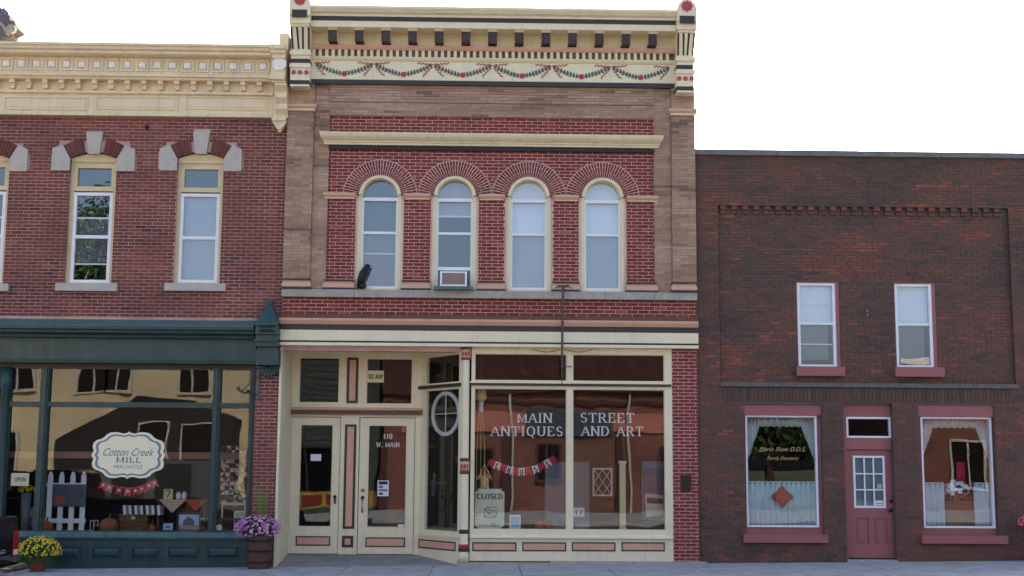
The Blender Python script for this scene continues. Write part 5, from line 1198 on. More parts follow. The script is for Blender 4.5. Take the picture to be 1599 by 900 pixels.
# ================================================================== THINGS IN THE ANTIQUES WINDOW
ZM = zB0-.03
Y = .25; x, z = M(752, 612, Y); t = thing("hanging_lamp", "old hanging lamp with cream shade at the upper left of the antiques window", "lamp", (x, Y, M(752, 646, Y)[1]))
zz = lambda p: M(752, p, Y)[1]
MB().lathe(x, Y, [(.05, zz(627)), (.095, zz(623)), (.10, zz(615)), (.07, zz(608))], 14).build("shade", "lamp_shade", t, True); MB().lathe(x, Y, [(.03, zz(645)), (.05, zz(640)), (.035, zz(634)), (.055, zz(628)), (.04, zz(627.2))], 12).build("body", "picket_white", t, True)
q = MB()
for s in (-1, 0, 1): q.tube([(x+s*.03, Y, zz(645)), (x+s*.07, Y+.02, zz(700)), (x+s*.08, Y+.03, zz(812))], .008, 5)
q.build("cord", "letter_gold", t, kind="stuff"); MB().tube([(x, Y, zz(608)), (x, Y, ztop-.05)], .006, 5).build("chain", "black_iron", t)
Y = .06; a, b, c, d = RC(742, 763.5, 788, 826, Y); t = thing("closed_sign", "pale green notched card reading CLOSED with a phone number in the antiques window", "sign", ((a+b)/2, Y, c)); n_ = .05
MB().prism([(a+n_, c), (b-n_, c), (b-n_, c+n_*.6), (b, c+n_), (b, d-n_), (b-n_, d-n_*.8), (b-n_, d), (a+n_, d), (a+n_, d-n_*.8), (a, d-n_), (a, c+n_), (a+n_, c+n_*.6)], Y, Y+.006).build("card", "closed_green", t)
m_ = (a+b)/2; q = MB(); serif_text(q, "CLOSED", m_, M(765, 779.5, Y)[1], .095, Y-.0005, .002, width=(b-a)*.88, weight=1.4); q.build("lettering", "ink_black", t); q = MB(); serif_text(q, "243-2065", m_, M(765, 822.5, Y)[1], .06, Y-.0005, .002, width=(b-a)*.7); q.build("lettering", "leaf_paint", t)
q = MB(); zc_ = M(765, 801, Y)[1]; bx_ = [(m_-.09, zc_-.08), (m_+.09, zc_-.08), (m_+.1, zc_+.05), (m_-.1, zc_+.05), (m_-.09, zc_-.08)]; q.strip(bx_, .012, Y-.0005, .002); q.strip([(m_-.1, zc_+.05), (m_-.03, zc_+.1), (m_+.14, zc_+.1), (m_+.13, zc_-.03), (m_+.09, zc_-.08)], .012, Y-.003, .002); q.strip([(m_-.07, zc_-.05), (m_+.07, zc_+.03)], .01, Y-.0055, .002); q.strip([(m_-.07, zc_+.03), (m_+.07, zc_-.05)], .01, Y-.0082, .002); q.build("drawing", "ink_black", t)
bunting("long bunting of red and white lettered flags strung across the antiques window", [(767, 724), (777, 728), (786, 731), (795.5, 735), (805, 737), (815, 737.5), (825.5, 736.5), (837, 733.5), (847, 729), (856, 724), (864, 719)], 9.5, 12.5, ["flag_red", "flag_white"], .2, " E R O S E ")
Y = .22; a, b, c, d = RC(795.5, 804, 813.5, 827, Y); t = thing("notice", "white and pale blue notice standing at the bottom of the antiques window", "notice", ((a+b)/2, Y, c)); pc = MB().box(a, b, Y, Y+.008, c, d).build("sheet", "paper_white", t); MB().box(a+.05, b-.02, Y-.002, Y-.0005, c+.04, d-.04).build("printed_shape", "paper_blue", pc)
for i, (px, py, r) in enumerate(((843, 817, 8), (857, 819, 6.5))):
    Y = .55; x, z = M(px, py, Y); R_ = r*PXM(Y); t = thing("pumpkin", ("larger" if i == 0 else "smaller")+" orange pumpkin on the floor of the antiques window, "+("left" if i == 0 else "right")+" of the pair", "pumpkin", (x, Y, ZM), "orange pumpkins in the antiques window")
    MB().ball((x, Y, ZM+R_*.85), R_, R_, R_*.85, 27, 9, 9, .05).build("body", "rust_orange", t, True); MB().tube([(x, Y, ZM+R_*1.6), (x+.02, Y, ZM+R_*1.6+.06)], [.02, .015], 6).build("stem", "leaf_green", t)
Y = .9; a, b, c, d = RC(852, 722, 921, 815, Y); t = thing("cabinet", "tall grey painted cabinet standing in the antiques window behind the mullion", "cabinet", ((a+b)/2, Y, ZM))
MB().box(a, b, Y, Y+.4, ZM, d).build("case", "steel_grey", t); m_ = (a+b)/2; zmid_ = ZM+(d-ZM)*.5
for (u0, u1) in ((a+.03, m_-.01), (m_+.01, b-.03)):
    for (v0, v1) in ((ZM+.08, zmid_-.02), (zmid_+.02, d-.05)): MB().box(u0, u1, Y-.02, Y-.0005, v0, v1).build("door", "steel_grey", t)
MB().box(a-.02, b+.02, Y-.04, Y+.42, d+.0005, d+.04).build("top", "dark_paint", t)
a, b, c, d = RC(895, 793, 913, 807, Y-.03); t = thing("socket_plate", "white plate with two dark slots on the lower part of the grey cabinet", "plate", ((a+b)/2, Y-.03, c)); MB().box(a, b, Y-.035, Y-.021, c, d).build("plate", "paper_white", t)
for u in (.3, .7): MB().box(a+(b-a)*u-.012, a+(b-a)*u+.012, Y-.037, Y-.0355, c+.04, d-.05).build("slot", "ink_black", t)
Y = .6; a, b, c, d = RC(926, 731, 957, 775, Y); t = thing("lattice_window", "small old window frame with diamond lattice hanging in the antiques window", "window frame", ((a+b)/2, Y, c)); MB().frame(a, b, c, d, Y, Y+.03, .03).build("frame", "hood_stone", t); q = MB()
w_, h_ = b-a-.06, d-c-.06
for s in (0, 1):
    for kx in (-.5, 0, .5):
        u0, u1 = max(0, kx), min(1, kx+1); p = (a+.03+w_*(u0 if not s else 1-u0), c+.03+h_*(u0-kx)); r_ = (a+.03+w_*(u1 if not s else 1-u1), c+.03+h_*(u1-kx)); q.strip([p, r_], .012, Y+.012+.007*s, .005)
q.build("lattice", "hood_stone", t)
q = MB(); q.tube([((a+b)/2-.1, Y+.015, d), ((a+b)/2, Y+.015, ztop-.1), ((a+b)/2+.1, Y+.015, d)], .003, 4); q.build("cord", "black_iron", t)
Y = .5; a, b, c, d = RC(968.5, 720, 977.5, 826, Y); t = thing("turned_post", "tall pale wooden post leaning upright in the right antiques window", "post", ((a+b)/2, Y, ZM)); m_ = (a+b)/2
MB().box(a, b, Y, Y+.1, ZM+.05, d-.05).build("shaft", "paper_cream", t); MB().box(a-.015, b+.015, Y-.015, Y+.115, ZM, ZM+.0495).build("base", "paper_cream", t); MB().box(a-.015, b+.015, Y-.015, Y+.115, d-.0495, d).build("cap", "paper_cream", t)
picture("imitated dark blue poster with a pale lower panel at the right edge of the antiques window", 1003, 721, 1037, 812, .35, .012, "steel_grey", ["slate_print", ("ink_blue", [(0, .9), (1, .9), (1, 1), (0, 1)]), ("hood_stone", [(.15, .03), (1, .08), (1, .42), (.12, .45)]), ("ink_black", [(.2, .28), (.98, .27), (.98, .36), (.2, .38)])], "reflection", "reflection")  # framed panel imitates a blue awning sign reflected in the glass
# oval window hung behind the return pane
q = MB(); x_, z_ = (U(688.5)), ZA(646); rx_ = .5*(U(711)-U(667)); rz_ = .5*(ZA(611)-ZA(681))
def ov(mb, ri, y0, y1, ro=1.0, n=28):
    for i in range(n):
        t0, t1 = 2*math.pi*i/n, 2*math.pi*(i+1)/n
        mb.prism([(x_+rx_*ri*math.cos(t0), z_+rz_*ri*math.sin(t0)), (x_+rx_*ro*math.cos(t0), z_+rz_*ro*math.sin(t0)), (x_+rx_*ro*math.cos(t1), z_+rz_*ro*math.sin(t1)), (x_+rx_*ri*math.cos(t1), z_+rz_*ri*math.sin(t1))], y0, y1)
ov(q, .84, .09, .12); bend(q); p = P0+dv*x_+nv*.1; t = thing("oval_window", "old white oval window frame with crossed muntins hanging behind the angled pane", "window frame", (p.x, p.y, z_-rz_)); q.build("frame", "picket_white", t)
q = MB(); q.box(x_-.009, x_+.009, .098, .11, z_-rz_*.84, z_+rz_*.84); q.box(x_-rx_*.84, x_-.01, .098, .11, z_-.009, z_+.009); q.box(x_+.01, x_+rx_*.84, .098, .11, z_-.009, z_+.009); bend(q).build("muntin", "picket_white", t)
# papers on the doors, and a sign's reflection imitated over them
def paper(nm, lbl, cat, box, Y, parts=(), mat="paper_white", th=.003):
    a, b, c, d = RC(*box, Y); t = thing(nm, lbl, cat, ((a+b)/2, Y, c)); sh = MB().box(a, b, Y-th, Y, c, d).build("sheet", mat, t)
    for j, (m, u0, v0, u1, v1) in enumerate(parts): MB().box(a+(b-a)*u0, a+(b-a)*u1, Y-th-.0016, Y-th-.0003, c+(d-c)*v0, c+(d-c)*v1).build("printed_block", m, sh)
    return t, a, b, c, d
paper("notice", "blank white note taped inside the left cream door's glass", "notice", (485.5, 709.5, 502, 720), YD+.044)
paper("notice", "white printed notice with dark headline on the right cream door's glass", "notice", (590, 750.5, 607.5, 775), YD+.044, [("ink_black", .1, .74, .9, .95), ("steel_grey", .1, .5, .5, .68), ("sign_slate", .1, .3, .9, .45), ("ink_black", .15, .08, .5, .22)])
paper("sticker", "tiny white sticker at the lower right corner of the right cream door's glass", "sticker", (622, 819, 632, 823.5), YD+.044)
t, a, b, c, d = paper("reflected_sign", "yellowed panel imitating a reflected sign in the transom over the right cream door", "sign", (574, 579, 600, 597.5), YD+.034, (), "paper_cream"); q = MB(); serif_text(q, "106 MAP" if False else "SEE MAP".replace("EE", "EE"), (a+b)/2, c+.07, .085, YD+.0305, .002, width=(b-a)*.86, serif=False); q.build("lettering", "ink_black", t)  # lettered panel imitates the reflection of a building sign
q = MB(); x, z = M(678, 743, 1.25); t = thing("lamp", "small warm glass lamp glinting behind the lower angled pane", "lamp", (x, 1.25, z-.12)); MB().lathe(x, 1.25, [(.045, z-.12), (.02, z-.09), (.045, z-.04), (.05, z+.02), (.02, z+.08)], 10).build("glass", "brass", t, True); MB().box(x-.1, x+.25, 1.2, 1.45, z-.16, z-.1205).build("shelf", "brown_wood", t)
# ================================================================== THINGS IN THE OFFICE WINDOWS
def curtain(mb, x0, x1, zb_, zt_, Y, n=60, amp=.018, waves=12, bot=None):
    pts = []
    for i in range(n+1):
        t = i/n; x = x0+(x1-x0)*t; y = Y+amp*math.sin(t*waves*2*math.pi+.8*math.sin(t*9)); pts.append((x, y, t))
    vs = []; 
    for x, y, t in pts:
        zz = zb_ if bot is None else bot(t); vs += [(x, y, zz), (x, y, zt_+.006*math.sin(t*waves*2*math.pi)), (x, y+.006, zz), (x, y+.006, zt_)]
    fs = []
    for i in range(n): k_ = 4*i; fs += [(k_, k_+4, k_+5, k_+1), (k_+2, k_+3, k_+7, k_+6), (k_+1, k_+5, k_+7, k_+3), (k_, k_+2, k_+6, k_+4)]
    return mb.add(vs, fs)
for wi, (p0, p1, yb0) in enumerate(((1170, 1275, 821), (1443, 1550, 823))):
    Y = .22; a, b = M(p0, 780, Y)[0], M(p1, 780, Y)[0]; zb_, zt_ = M(1222, yb0, Y)[1], M(1222, 752, Y)[1]; wn = "left" if wi == 0 else "right"
    sp = [(a, b)] if wi == 0 else [(a, a+.30*(b-a)), (a+.73*(b-a), b)]
    for si, (u, v) in enumerate(sp):
        lb = "pale blue gathered cafe curtain across the left office window" if wi == 0 else ("pale cafe curtain panel on the "+("left" if si == 0 else "right")+" side of the right office window")
        t = thing("cafe_curtain", lb, "curtain", ((u+v)/2, Y, zb_), "cafe curtains of the office")
        curtain(MB(), u, v, zb_, zt_, Y, int(60*(v-u)/(b-a)), .016, 13*(v-u)/(b-a)).build("cloth", "curtain_blue", t, True); MB().tube([(u, Y+.003, zt_-.03), (v, Y+.003, zt_-.03)], .008, 6).build("rod", "brass", t)
    zt2 = M(1222, 654, Y)[1]; W = b-a
    t = thing("lace_valance", "scalloped white lace valance along the top of the "+wn+" office window", "valance", ((a+b)/2, Y, zt2-.6), "lace valances of the office")
    bt = lambda s: zt2-.13-.62*max(0, abs(2*s-1)-.62)/.38-.025*abs(math.sin(s*11*math.pi))
    curtain(MB(), a, b, 0, zt2+.03, Y+.06, 90, .012, 22, bt).build("lace", "lace_white", t, True)
Y = .17; x, z = M(1222, 776, Y); R_ = 17.5*PXM(Y); t = thing("hanging_ornament", "crimson diamond shaped ornament hanging before the left office curtain", "ornament", (x, Y, z-R_)); q = MB()
pts = []
for s in range(4):
    a0 = math.pi/2*s; a1 = a0+math.pi/2
    for u in (0, .25, .4, .6, .75): bulge = .06 if u in (.25, .75) else (-.04 if u else 0); ax, az = math.cos(a0)*(1-u)+math.cos(a1)*u, math.sin(a0)*(1-u)+math.sin(a1)*u; pts.append((x+R_*ax*(1+bulge), z+R_*az*(1+bulge)))
q.prism(pts, Y, Y+.015); pl = q.build("plate", "quilt_red", t)
for s in range(4): a0 = math.pi/2*s; MB().disc(x+R_*.42*math.cos(a0), z+R_*.42*math.sin(a0), R_*.2, Y-.0005, .01, 10, 4, .15).build("petal", "flag_red", pl)
MB().disc(x, z, R_*.2, Y-.0005, .014, 10).build("boss", "flag_red", pl); MB().tube([(x, Y+.007, z+R_), (x, Y+.007, M(1222, 655, Y)[1])], .003, 4).build("cord", "black_iron", t)
Y = .3; x, z = M(1497, 765, Y); zfl = M(1497, 823, Y)[1]
t = thing("display_stand", "brown wooden stand inside the right office window under the blue white flowers", "stand", (x, Y, zfl)); MB().box(x-.3, x+.3, Y, Y+.3, z-.24, z-.2).build("top", "brown_wood", t); MB().box(x-.27, x+.27, Y+.03, Y+.28, zfl, z-.2405).build("cabinet", "brown_wood", t)
t = thing("flower_arrangement", "rounded blue and white artificial flower arrangement in the right office window", "flowers", (x, Y, z-.2)); q = MB(); leafy(q, (x, Y+.1, z-.02), .2, .1, .17, 160, .08); q.build("foliage", "ink_blue", t, kind="stuff"); q = MB(); blossoms(q, (x, Y+.1, z-.02), .22, .12, .19, 70, .05); q.build("blossoms", "paper_white", t, kind="stuff")
q = MB(); x, z = M(1508, 735, Y); t = thing("red_cloth", "bright red draped cloth hanging right above the blue white flowers", "cloth", (x, Y+.2, z-.2)); q = curtain(q, x-.10, x+.07, z-.28, z+.16, Y+.2, 14, .02, 3, lambda s: z-.28-.1*s); q.build("cloth", "flag_red", t, True)
paper("sticker", "small pale sticker on the middle right pane of the mauve office door", "sticker", (1370, 756, 1377.5, 763.5), YO+.058, (), "hood_stone"); paper("sticker", "white printed label on the bottom right pane of the mauve office door", "sticker", (1367, 782, 1379.5, 789.5), YO+.058, [("sign_slate", .1, .3, .9, .5)])
# ================================================================== POTS ON THE PAVEMENT
Y = -.62; x, z = M(59.5, 886, Y); zg_ = GZ(x)-.02; k = PXM(Y); t = thing("potted_mum", "terracotta pot of yellow chrysanthemums on the pavement by the teal shop", "potted plant", (x, Y, zg_))
ph = M(60, 871, Y)[1]; MB().lathe(x, Y, [(10*k, zg_), (13*k, ph-.03), (14.5*k, ph-.029), (14.5*k, ph), (12.5*k, ph), (12*k, ph-.03)], 18).build("pot", "terracotta", t, True)
c = (x+.01, Y, M(60, 862, Y)[1]); q = MB(); leafy(q, c, 31*k, 27*k, 21*k, 1500, .055, .3); leafy(q, (x-.2, Y+.02, M(60, 874, Y)[1]), 13*k, 12*k, 13*k, 260, .05); q.build("foliage", "leaf_green", t, kind="stuff")
q = MB(); blossoms(q, c, 32*k, 28*k, 23*k, 430, .019, -.15); q.build("blossoms", "yellow_petal", t, kind="stuff")
Y = -.42; x, z = M(405, 888, Y); zg_ = GZ(x)-.02; k = PXM(Y); t = thing("flower_barrel", "tall brown planter of purple and pink petunias with grass spikes by the brick pier", "planter", (x, Y, zg_))
zt_ = M(405, 836, Y)[1]; H_ = zt_-zg_; q = MB(); q.lathe(x, Y, [(17*k, zg_), (19*k, zg_+H_*.5), (19.5*k, zt_), (17*k, zt_), (16.5*k, zt_-.05)], 16); q.build("barrel", "barrel_brown", t)
for fz in (.2, .52, .82): q = MB(); r_ = 17*k+2.3*k*min(1, fz*1.7)+.006; q.lathe(x, Y, [(r_, zg_+H_*fz), (r_+.004, zg_+H_*fz+.035)], 20); q.build("hoop", "dark_bronze", t)
c = (x-4*k, Y, M(400, 824, Y)[1]); q = MB(); leafy(q, c, 32*k, 22*k, 15*k, 800, .055, .1); q.build("foliage", "leaf_green", t, kind="stuff")
q = MB(); blossoms(q, c, 35*k, 26*k, 18*k, 260, .028, -.7); q.build("blossoms", "purple_petal", t, kind="stuff"); q = MB(); blossoms(q, c, 34*k, 25*k, 18*k, 110, .026, -.7); q.build("pale_blossoms", "lilac_petal", t, kind="stuff")
q = MB()
for i in range(34):
    an = random.uniform(0, 6.28); ln = random.uniform(.5, .85); le = random.uniform(.04, .26); b0 = Vector((x+.02, Y, c[2]+.04)); d = Vector((math.cos(an), math.sin(an)*.7, 0)); pts = [b0+d*le*(u**1.6)+Vector((0, 0, ln*u-.08*u*u)) for u in (0, .35, .7, 1)]
    q.tube(pts, [.007, .006, .004, .001], 4)
q.build("grass_spikes", "grass_spike", t, kind="stuff")
Y = -.3; x, z = M(1601, 816, Y); k = PXM(Y); zg_ = GZ(x)-.02; t = thing("flower_stand", "coral pink flowers just showing at the right edge before the dark brick", "potted plant", (x, Y, zg_))
MB().lathe(x+.2, Y, [(.10, zg_), (.14, z-.1), (.12, z-.1)], 16).build("pot", "terracotta", t, True); q = MB(); leafy(q, (x+.1, Y, z), .19, .14, .12, 300, .05); q.build("foliage", "leaf_green", t, kind="stuff"); q = MB(); blossoms(q, (x+.1, Y, z), .205, .15, .14, 130, .028); q.build("blossoms", "coral_petal", t, kind="stuff")
# ================================================================== PICKUP AT THE KERB (its tail shows at the left edge)
Y0 = -6.78; xr = M(29, 845, Y0+1.85)[0]; rz_ = GZ(xr)-.13; d_ = CAM_Y
t = thing("pickup_truck", "dark pickup truck with red tail lamp and chrome bumper at the left edge", "truck", (xr-2.7, Y0+.95, rz_))
zT = M(10, 806, Y0+1.85)[1]; W_ = 1.85
def side(poly, y0, y1, nm, mat, par=t): return MB().prism([(xr+u, rz_+v) for u, v in poly], y0, y1).build(nm, mat, par)
hT = zT-rz_
side([(-5.3, .5), (-4.75, .5), (-4.7, .78), (-4.5, .92), (-4.1, .92), (-3.9, .78), (-3.85, .45), (-1.75, .45), (-1.7, .78), (-1.5, .92), (-1.1, .92), (-.9, .78), (-.85, .5), (-.02, .55), (0, .7), (-.02, hT-.03), (-.05, hT), (-2.1, hT), (-2.1, hT+.02), (-3.9, hT+.0), (-5.2, hT-.1), (-5.35, hT-.25)], Y0, Y0+W_, "body", "car_black")
side([(-2.15, hT+.021), (-2.3, hT+.55), (-2.5, hT+.62), (-3.3, hT+.62), (-3.95, hT+.021)], Y0+.12, Y0+W_-.12, "cab", "car_black")
side([(-2.3, hT+.06), (-2.42, hT+.5), (-3.25, hT+.5), (-3.7, hT+.06)], Y0+.112, Y0+.1195, "side_window", "ink_black")
for s_ in (0, 1):
    ya = Y0+W_-.24 if s_ else Y0+.01
    lamp = MB().box(xr-.12, xr+.012, ya, ya+.23, rz_+hT-.56, rz_+hT-.2).build("tail_light", "lamp_red", t); MB().box(xr+.0125, xr+.018, ya+.03, ya+.2, rz_+hT-.53, rz_+hT-.46).build("reversing_light", "hood_stone", lamp)
MB().box(xr+.0005, xr+.02, Y0+.27, Y0+W_-.27, rz_+.72, rz_+hT-.06).build("tailgate", "car_black", t)
bz = M(10, 887, Y0+1.85)[1]-rz_
MB().tube([(xr-.42, Y0-.02, rz_+bz), (xr-.08, Y0-.02, rz_+bz), (xr+.10, Y0+.1, rz_+bz), (xr+.12, Y0+W_-.1, rz_+bz), (xr-.08, Y0+W_+.02, rz_+bz)], .085, 10).build("bumper", "chrome", t, True)
MB().ball((xr+.03, Y0+1.1, M(4, 862, Y0+1.2)[1]), .015, .22, .035, 12, 6).build("handle", "chrome", t, True)
for u in (-4.3, -1.3):
    for yy in (Y0+.01, Y0+W_-.25):
        q = MB(); n = 20; q.tube([(xr+u, yy, rz_+.38), (xr+u, yy+.24, rz_+.38)], .38, 22); wh = q.build("wheel", "tyre_rubber", t); q = MB(); q.tube([(xr+u, yy-.008, rz_+.38), (xr+u, yy-.0005, rz_+.38)], .2, 16); q.build("rim", "chrome", wh)
# ================================================================== ACROSS THE STREET (seen only in the shop glass)
def far_building(lbl, x0, x1, h, mat, wins_, yb=-28.0, trim="hood_stone", extra=None):
    zg_ = GZ((x0+x1)/2)-.1; t = thing("street_building", lbl, "building", ((x0+x1)/2, yb, zg_))
    MB().box(x0, x1, yb-9, yb, zg_, h).build("wall", mat, t); MB().box(x0-.1, x1+.1, yb-9.1, yb+.25, h+.001, h+.3).build("cornice", trim, t)
    for (u, v, w_, hh) in wins_:
        f = MB().frame(u, u+w_, v, v+hh, yb+.001, yb+.1, .1); f.box(u+w_/2-.04, u+w_/2+.04, yb+.001, yb+.08, v+.1, v+hh-.1); fo = f.build("window", trim, t); MB().box(u+.1, u+w_-.1, yb+.001, yb+.03, v+.1, v+hh-.1).build("pane", "car_black", fo)
    return t
b1 = far_building("cream two storey building reflected in the teal shop's glass", -30, -9.3, 8.3, "far_cream_wall", [(-12.2, 4.6, 1.3, 2.0), (-15, 4.6, 1.0, 2.0)]+[(-22+2.9*k, 4.6, 1.3, 2.2) for k in range(3)]+[(-21, .9, 2.6, 2.2)])
sh_ = thing("street_building", "low dark boarded building reflected in the middle of the teal shop's window", "building", (-12.5, -27.5, GZ(-12)-.1))
MB().prism([(-16.4, -.2), (-9.6, -.2), (-9.6, 3.6), (-11.2, 4.3), (-13.4, 4.45), (-15.2, 3.3), (-16.4, 2.7)], -27.95, -26.4).build("wall", "far_black_boards", sh_)
for (u, v, w_, hh) in ((-13.2, 1.2, 1.1, 2.3), (-11.6, .9, 1.3, 2.5)):
    fo = MB().frame(u, u+w_, v, v+hh, -26.399, -26.3, .06).build("window", "hood_stone", sh_); MB().box(u+.06, u+w_-.06, -26.399, -26.37, v+.06, v+hh-.06).build("pane", "car_black", fo)
b2 = far_building("dark grey clapboard building reflected in the cream entry doors", -9.2, -4.4, 6.6, "far_grey_wall", [(-8.4, .6, 2.2, 2.0)], trim="far_black_boards")
q = MB()
for k in range(26): q.box(-9.2, -4.4, -28.0, -27.97, .2+.24*k, .40+.24*k)
q.build("clapboards", "far_grey_wall", b2, kind="stuff")
b3 = far_building("sunlit red brick shop reflected in the antiques window", -4.2, 9.2, 6.9, "far_brick", [(-2.3, .5, 2.7, 2.1), (6.9, .3, 2.0, 2.3), (2.0, 1.2, 1.0, 1.5)], trim="far_dark_brick")
MB().box(-4.25, 9.25, -27.999, -27.75, 4.75, 6.88).build("parapet", "far_dark_brick", b3); MB().box(-4.25, 9.25, -27.999, -27.9, 4.3, 4.42).build("string_course", "far_dark_brick", b3)
MB().box(-3.4, 8.6, -27.999, -27.9, 3.2, 4.0).build("fascia_board", "far_sign_coral", b3); MB().box(1.6, 5.0, -27.899, -27.82, 3.1, 4.1).build("signboard", "dark_interior_blue", b3)
MB().box(3.4, 4.9, -27.999, -27.95, .1, 2.7).build("door", "brown_wood", b3)
for u in (-4.1, .8, 5.3, 9.0): MB().box(u-.15, u+.15, -27.999, -27.88, .0, 3.15).build("pilaster", "far_dark_brick", b3)
for u in (1.05, 5.7): MB().tube([(u, -27.85, .1), (u, -27.85, 6.6)], .06, 8).build("downpipe", "hood_stone", b3)
b4 = far_building("long brown brick building reflected in the right office window", 16.7, 34, 6.0, "far_brick", [(18.5, 1.0, 1.5, 2.0), (24, 1, 1.6, 1.8)])
def tree(lbl, x, y, h, r, n):
    zg_ = GZ(x)-.2; t = thing("broadleaf_tree", lbl, "tree", (x, y, zg_)); q = MB(); q.tube([(x, y, zg_), (x+.1, y, h*.3), (x, y+.1, h*.6), (x, y, h*.85)], [.3, .24, .15, .04], 8)
    cl = []
    for k in range(9):
        an = k*2.4; zz = h*(.4+.055*k); p = Vector((x+math.cos(an)*r*(.65-.03*k), y+math.sin(an)*r*(.65-.03*k), zz+h*.1)); q.tube([(x, y, zz-h*.08), tuple(p)], [.1, .03], 6); cl.append(p)
    q.build("trunk", "bark", t); q = MB(); per = n//(len(cl)+1)
    for p in cl+[Vector((x, y, h*.85))]: leafy(q, p, r*.5, r*.5, h*.15, per, .34)
    q.build("crown", "tree_leaf", t, kind="stuff")
tree("tall leafy tree standing behind the cream building across the street", -20.5, -42, 15.0, 4.6, 7000)
tree("leafy tree in the gap between the brick buildings across the street", 12.3, -33, 5.6, 2.6, 3200)
tree("round leafy tree rising behind the red brick shop across the street", -3.6, -45, 10.6, 2.6, 3000)
# parked vehicles by the far kerb
def vehicle(lbl, x, y, L_, h, mat, van):
    zg_ = GZ(x)-.13; t = thing("parked_car", lbl, "car", (x, y, zg_)); p = [(-L_/2, .35), (L_/2, .35), (L_/2, .8), (L_/2-.1, .95)]+([(L_/2-.7, 1.0), (L_/2-1.3, h), (-L_/2+.2, h), (-L_/2, 1.0)] if van else [(L_/2-1.2, 1.0), (L_/2-1.8, h), (-L_/2+1.4, h), (-L_/2+.7, 1.0), (-L_/2, .9)])
    MB().prism([(x+u, zg_+v) for u, v in p], y-.9, y+.9).build("body", mat, t)
    for s in (0, 1): u0 = x-L_/2+(.5 if van else 1.4)+s*1.35; MB().box(u0, u0+1.1, y+.9005, y+.915, zg_+1.05, zg_+h-.12).build("window", "ink_black", t)
    for u in (-L_/2+.9, L_/2-.9):
        for yy in (y-.92, y+.72): MB().tube([(x+u, yy, zg_+.35), (x+u, yy+.2, zg_+.35)], .34, 18).build("wheel", "tyre_rubber", t)
vehicle("dark sport utility vehicle parked across the street before the cream building", -15.2, -18.0, 4.8, 1.85, "car_black", True)
vehicle("silver van parked across the street before the grey building", -9.6, -18.0, 5.0, 2.2, "car_silver", True)
zg_ = GZ(-6.2)-.13; t = thing("cargo_wagon", "yellow and red panelled wagon parked across the street", "wagon", (-5.2, -18.2, zg_)); MB().box(-7.0, -3.6, -19.0, -17.4, zg_+.62, zg_+1.12).build("body", "wagon_yellow", t)
for k in range(4): MB().box(-6.85+.82*k, -6.2+.82*k, -17.399, -17.37, zg_+.7, zg_+1.03).build("side_panel", "wagon_red", t)
for u in (-6.4, -4.2):
    for yy in (-18.95, -17.5): MB().tube([(u, yy, zg_+.3), (u, yy+.12, zg_+.3)], .3, 16).build("wheel", "tyre_rubber", t)
# the photographer, standing behind the camera on the far pavement, mirrored small in the glass
def skinned(nm, chains, mat, parent, lv=1):
    vs, es, rs = [], [], []
    idx = {}
    for ch in chains:
        prev = None
        for p, r in ch:
            key = tuple(round(c_, 3) for c_ in p)
            if key not in idx: idx[key] = len(vs); vs.append(p); rs.append(r)
            if prev is not None: es.append((prev, idx[key]))
            prev = idx[key]
    me = bpy.data.meshes.new(nm); o = WL[parent]; me.from_pydata([(a-o.x, b-o.y, c-o.z) for a, b, c in vs], es, []); ob = bpy.data.objects.new(nm, me); COL.objects.link(ob); ob.parent = parent; WL[ob] = o
    me.skin_vertices or me.attributes
    md = ob.modifiers.new("skin", 'SKIN'); sv = me.skin_vertices[0].data if me.skin_vertices else None
    if sv:
        for i, r in enumerate(rs): sv[i].radius = (r, r)
        sv[0].use_root = True
    sd_ = ob.modifiers.new("sub", 'SUBSURF'); sd_.levels = lv; sd_.render_levels = lv; me.materials.append(MATS[mat]); return ob
px_, py_, gz = 0.0, CAM_Y-.42, GZ(0)
ps = thing("person", "person in khaki shirt and dark trousers holding a camera to the face", "person", (px_, py_, gz))
ez = CAM_H
pel = (px_, py_-.04, gz+.96); che = (px_, py_-.03, gz+1.36); nk = (px_, py_-.01, ez-.22)
body = [[(pel, .15), ((px_, py_-.04, gz+1.12), .14), (che, .15), (nk, .062), ((px_, py_+.0, ez-.12), .06)]]
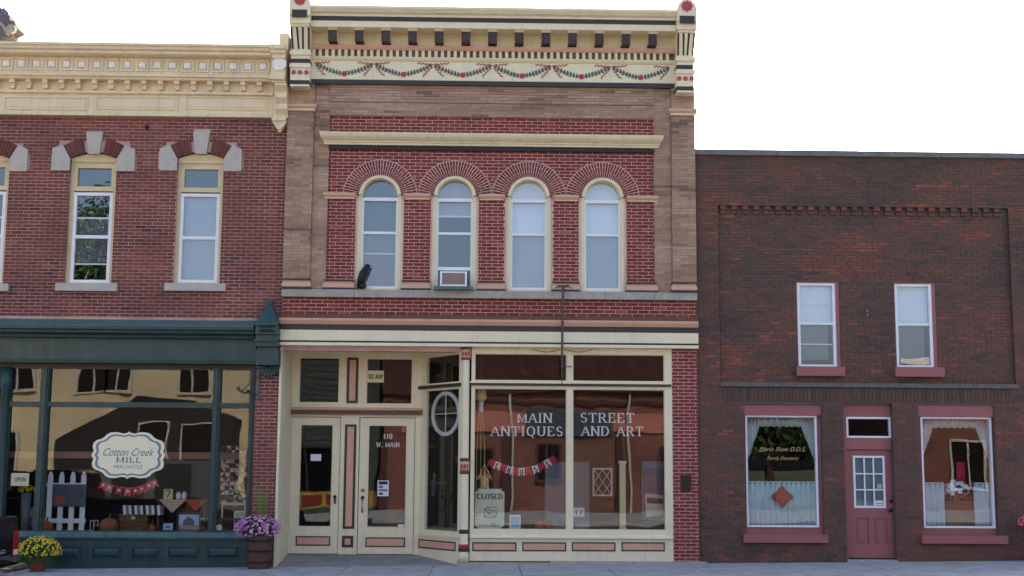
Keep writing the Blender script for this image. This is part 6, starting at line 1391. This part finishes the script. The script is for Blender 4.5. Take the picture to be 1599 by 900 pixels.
for s in (-1, 1):
    body.append([(che, .15), ((px_+s*.19, py_-.03, ez-.33), .062), ((px_+s*.30, py_+.10, ez-.5), .046), ((px_+s*.13, py_+.28, ez-.13), .034), ((px_+s*.085, py_+.30, ez-.06), .036)])
    body.append([(pel, .15), ((px_+s*.1, py_-.04, gz+.86), .095), ((px_+s*.12, py_-.02, gz+.5), .066), ((px_+s*.13, py_-.05, gz+.1), .046), ((px_+s*.14, py_+.12, gz+.04), .04)])
skinned("body", body, "skin", ps)
sh = [[((px_, py_-.04, gz+.93), .17), ((px_, py_-.04, gz+1.14), .16), (che, .17), ((px_, py_-.02, ez-.27), .09)]]
for s in (-1, 1): sh.append([(che, .17), ((px_+s*.2, py_-.03, ez-.34), .08), ((px_+s*.27, py_+.05, ez-.45), .065)])
skinned("shirt", sh, "khaki_cloth", ps)
tr = []
for s in (-1, 1): tr.append([((px_, py_-.04, gz+.92), .165), ((px_+s*.1, py_-.04, gz+.84), .11), ((px_+s*.12, py_-.02, gz+.5), .082), ((px_+s*.13, py_-.05, gz+.1), .07)])
skinned("trousers", tr, "trouser_cloth", ps)
q = MB(); q.ball((px_, py_+.01, ez+.0), .078, .1, .118, 16, 12); q.ball((px_, py_+.11, ez-.02), .016, .03, .025, 8, 6)
for s in (-1, 1): q.ball((px_+s*.08, py_+.0, ez-.01), .014, .024, .034, 8, 6)
hd = q.build("head", "skin", ps, True); q = MB(); q.ball((px_, py_-.015, ez+.035), .088, .108, .108, 16, 10); q.build("hair", "hair_brown", ps, True)
for s in (-1, 1):
    for k in range(4): q = MB(); bx = px_+s*.085; q.tube([(bx, py_+.30, ez-.055+.02*k), (bx-s*.01, py_+.33+.006*k, ez-.05+.021*k), (bx-s*.045, py_+.325, ez-.05+.021*k)], [.010, .009, .007], 6); q.build("finger", "skin", ps, True)
    q = MB(); q.tube([(px_+s*.08, py_+.295, ez-.07), (px_+s*.06, py_+.28, ez-.04), (px_+s*.045, py_+.275, ez-.03)], [.012, .011, .008], 6); q.build("thumb", "skin", ps, True)
ca = thing("camera", "small black camera held up by the photographer", "camera", (px_, py_+.29, ez-.06)); MB().box(px_-.065, px_+.065, py_+.285, py_+.325, ez-.06, ez+.03).build("body", "ink_black", ca); MB().tube([(px_, py_+.3255, ez-.015), (px_, py_+.375, ez-.015)], .03, 16).build("lens", "ink_black", ca)
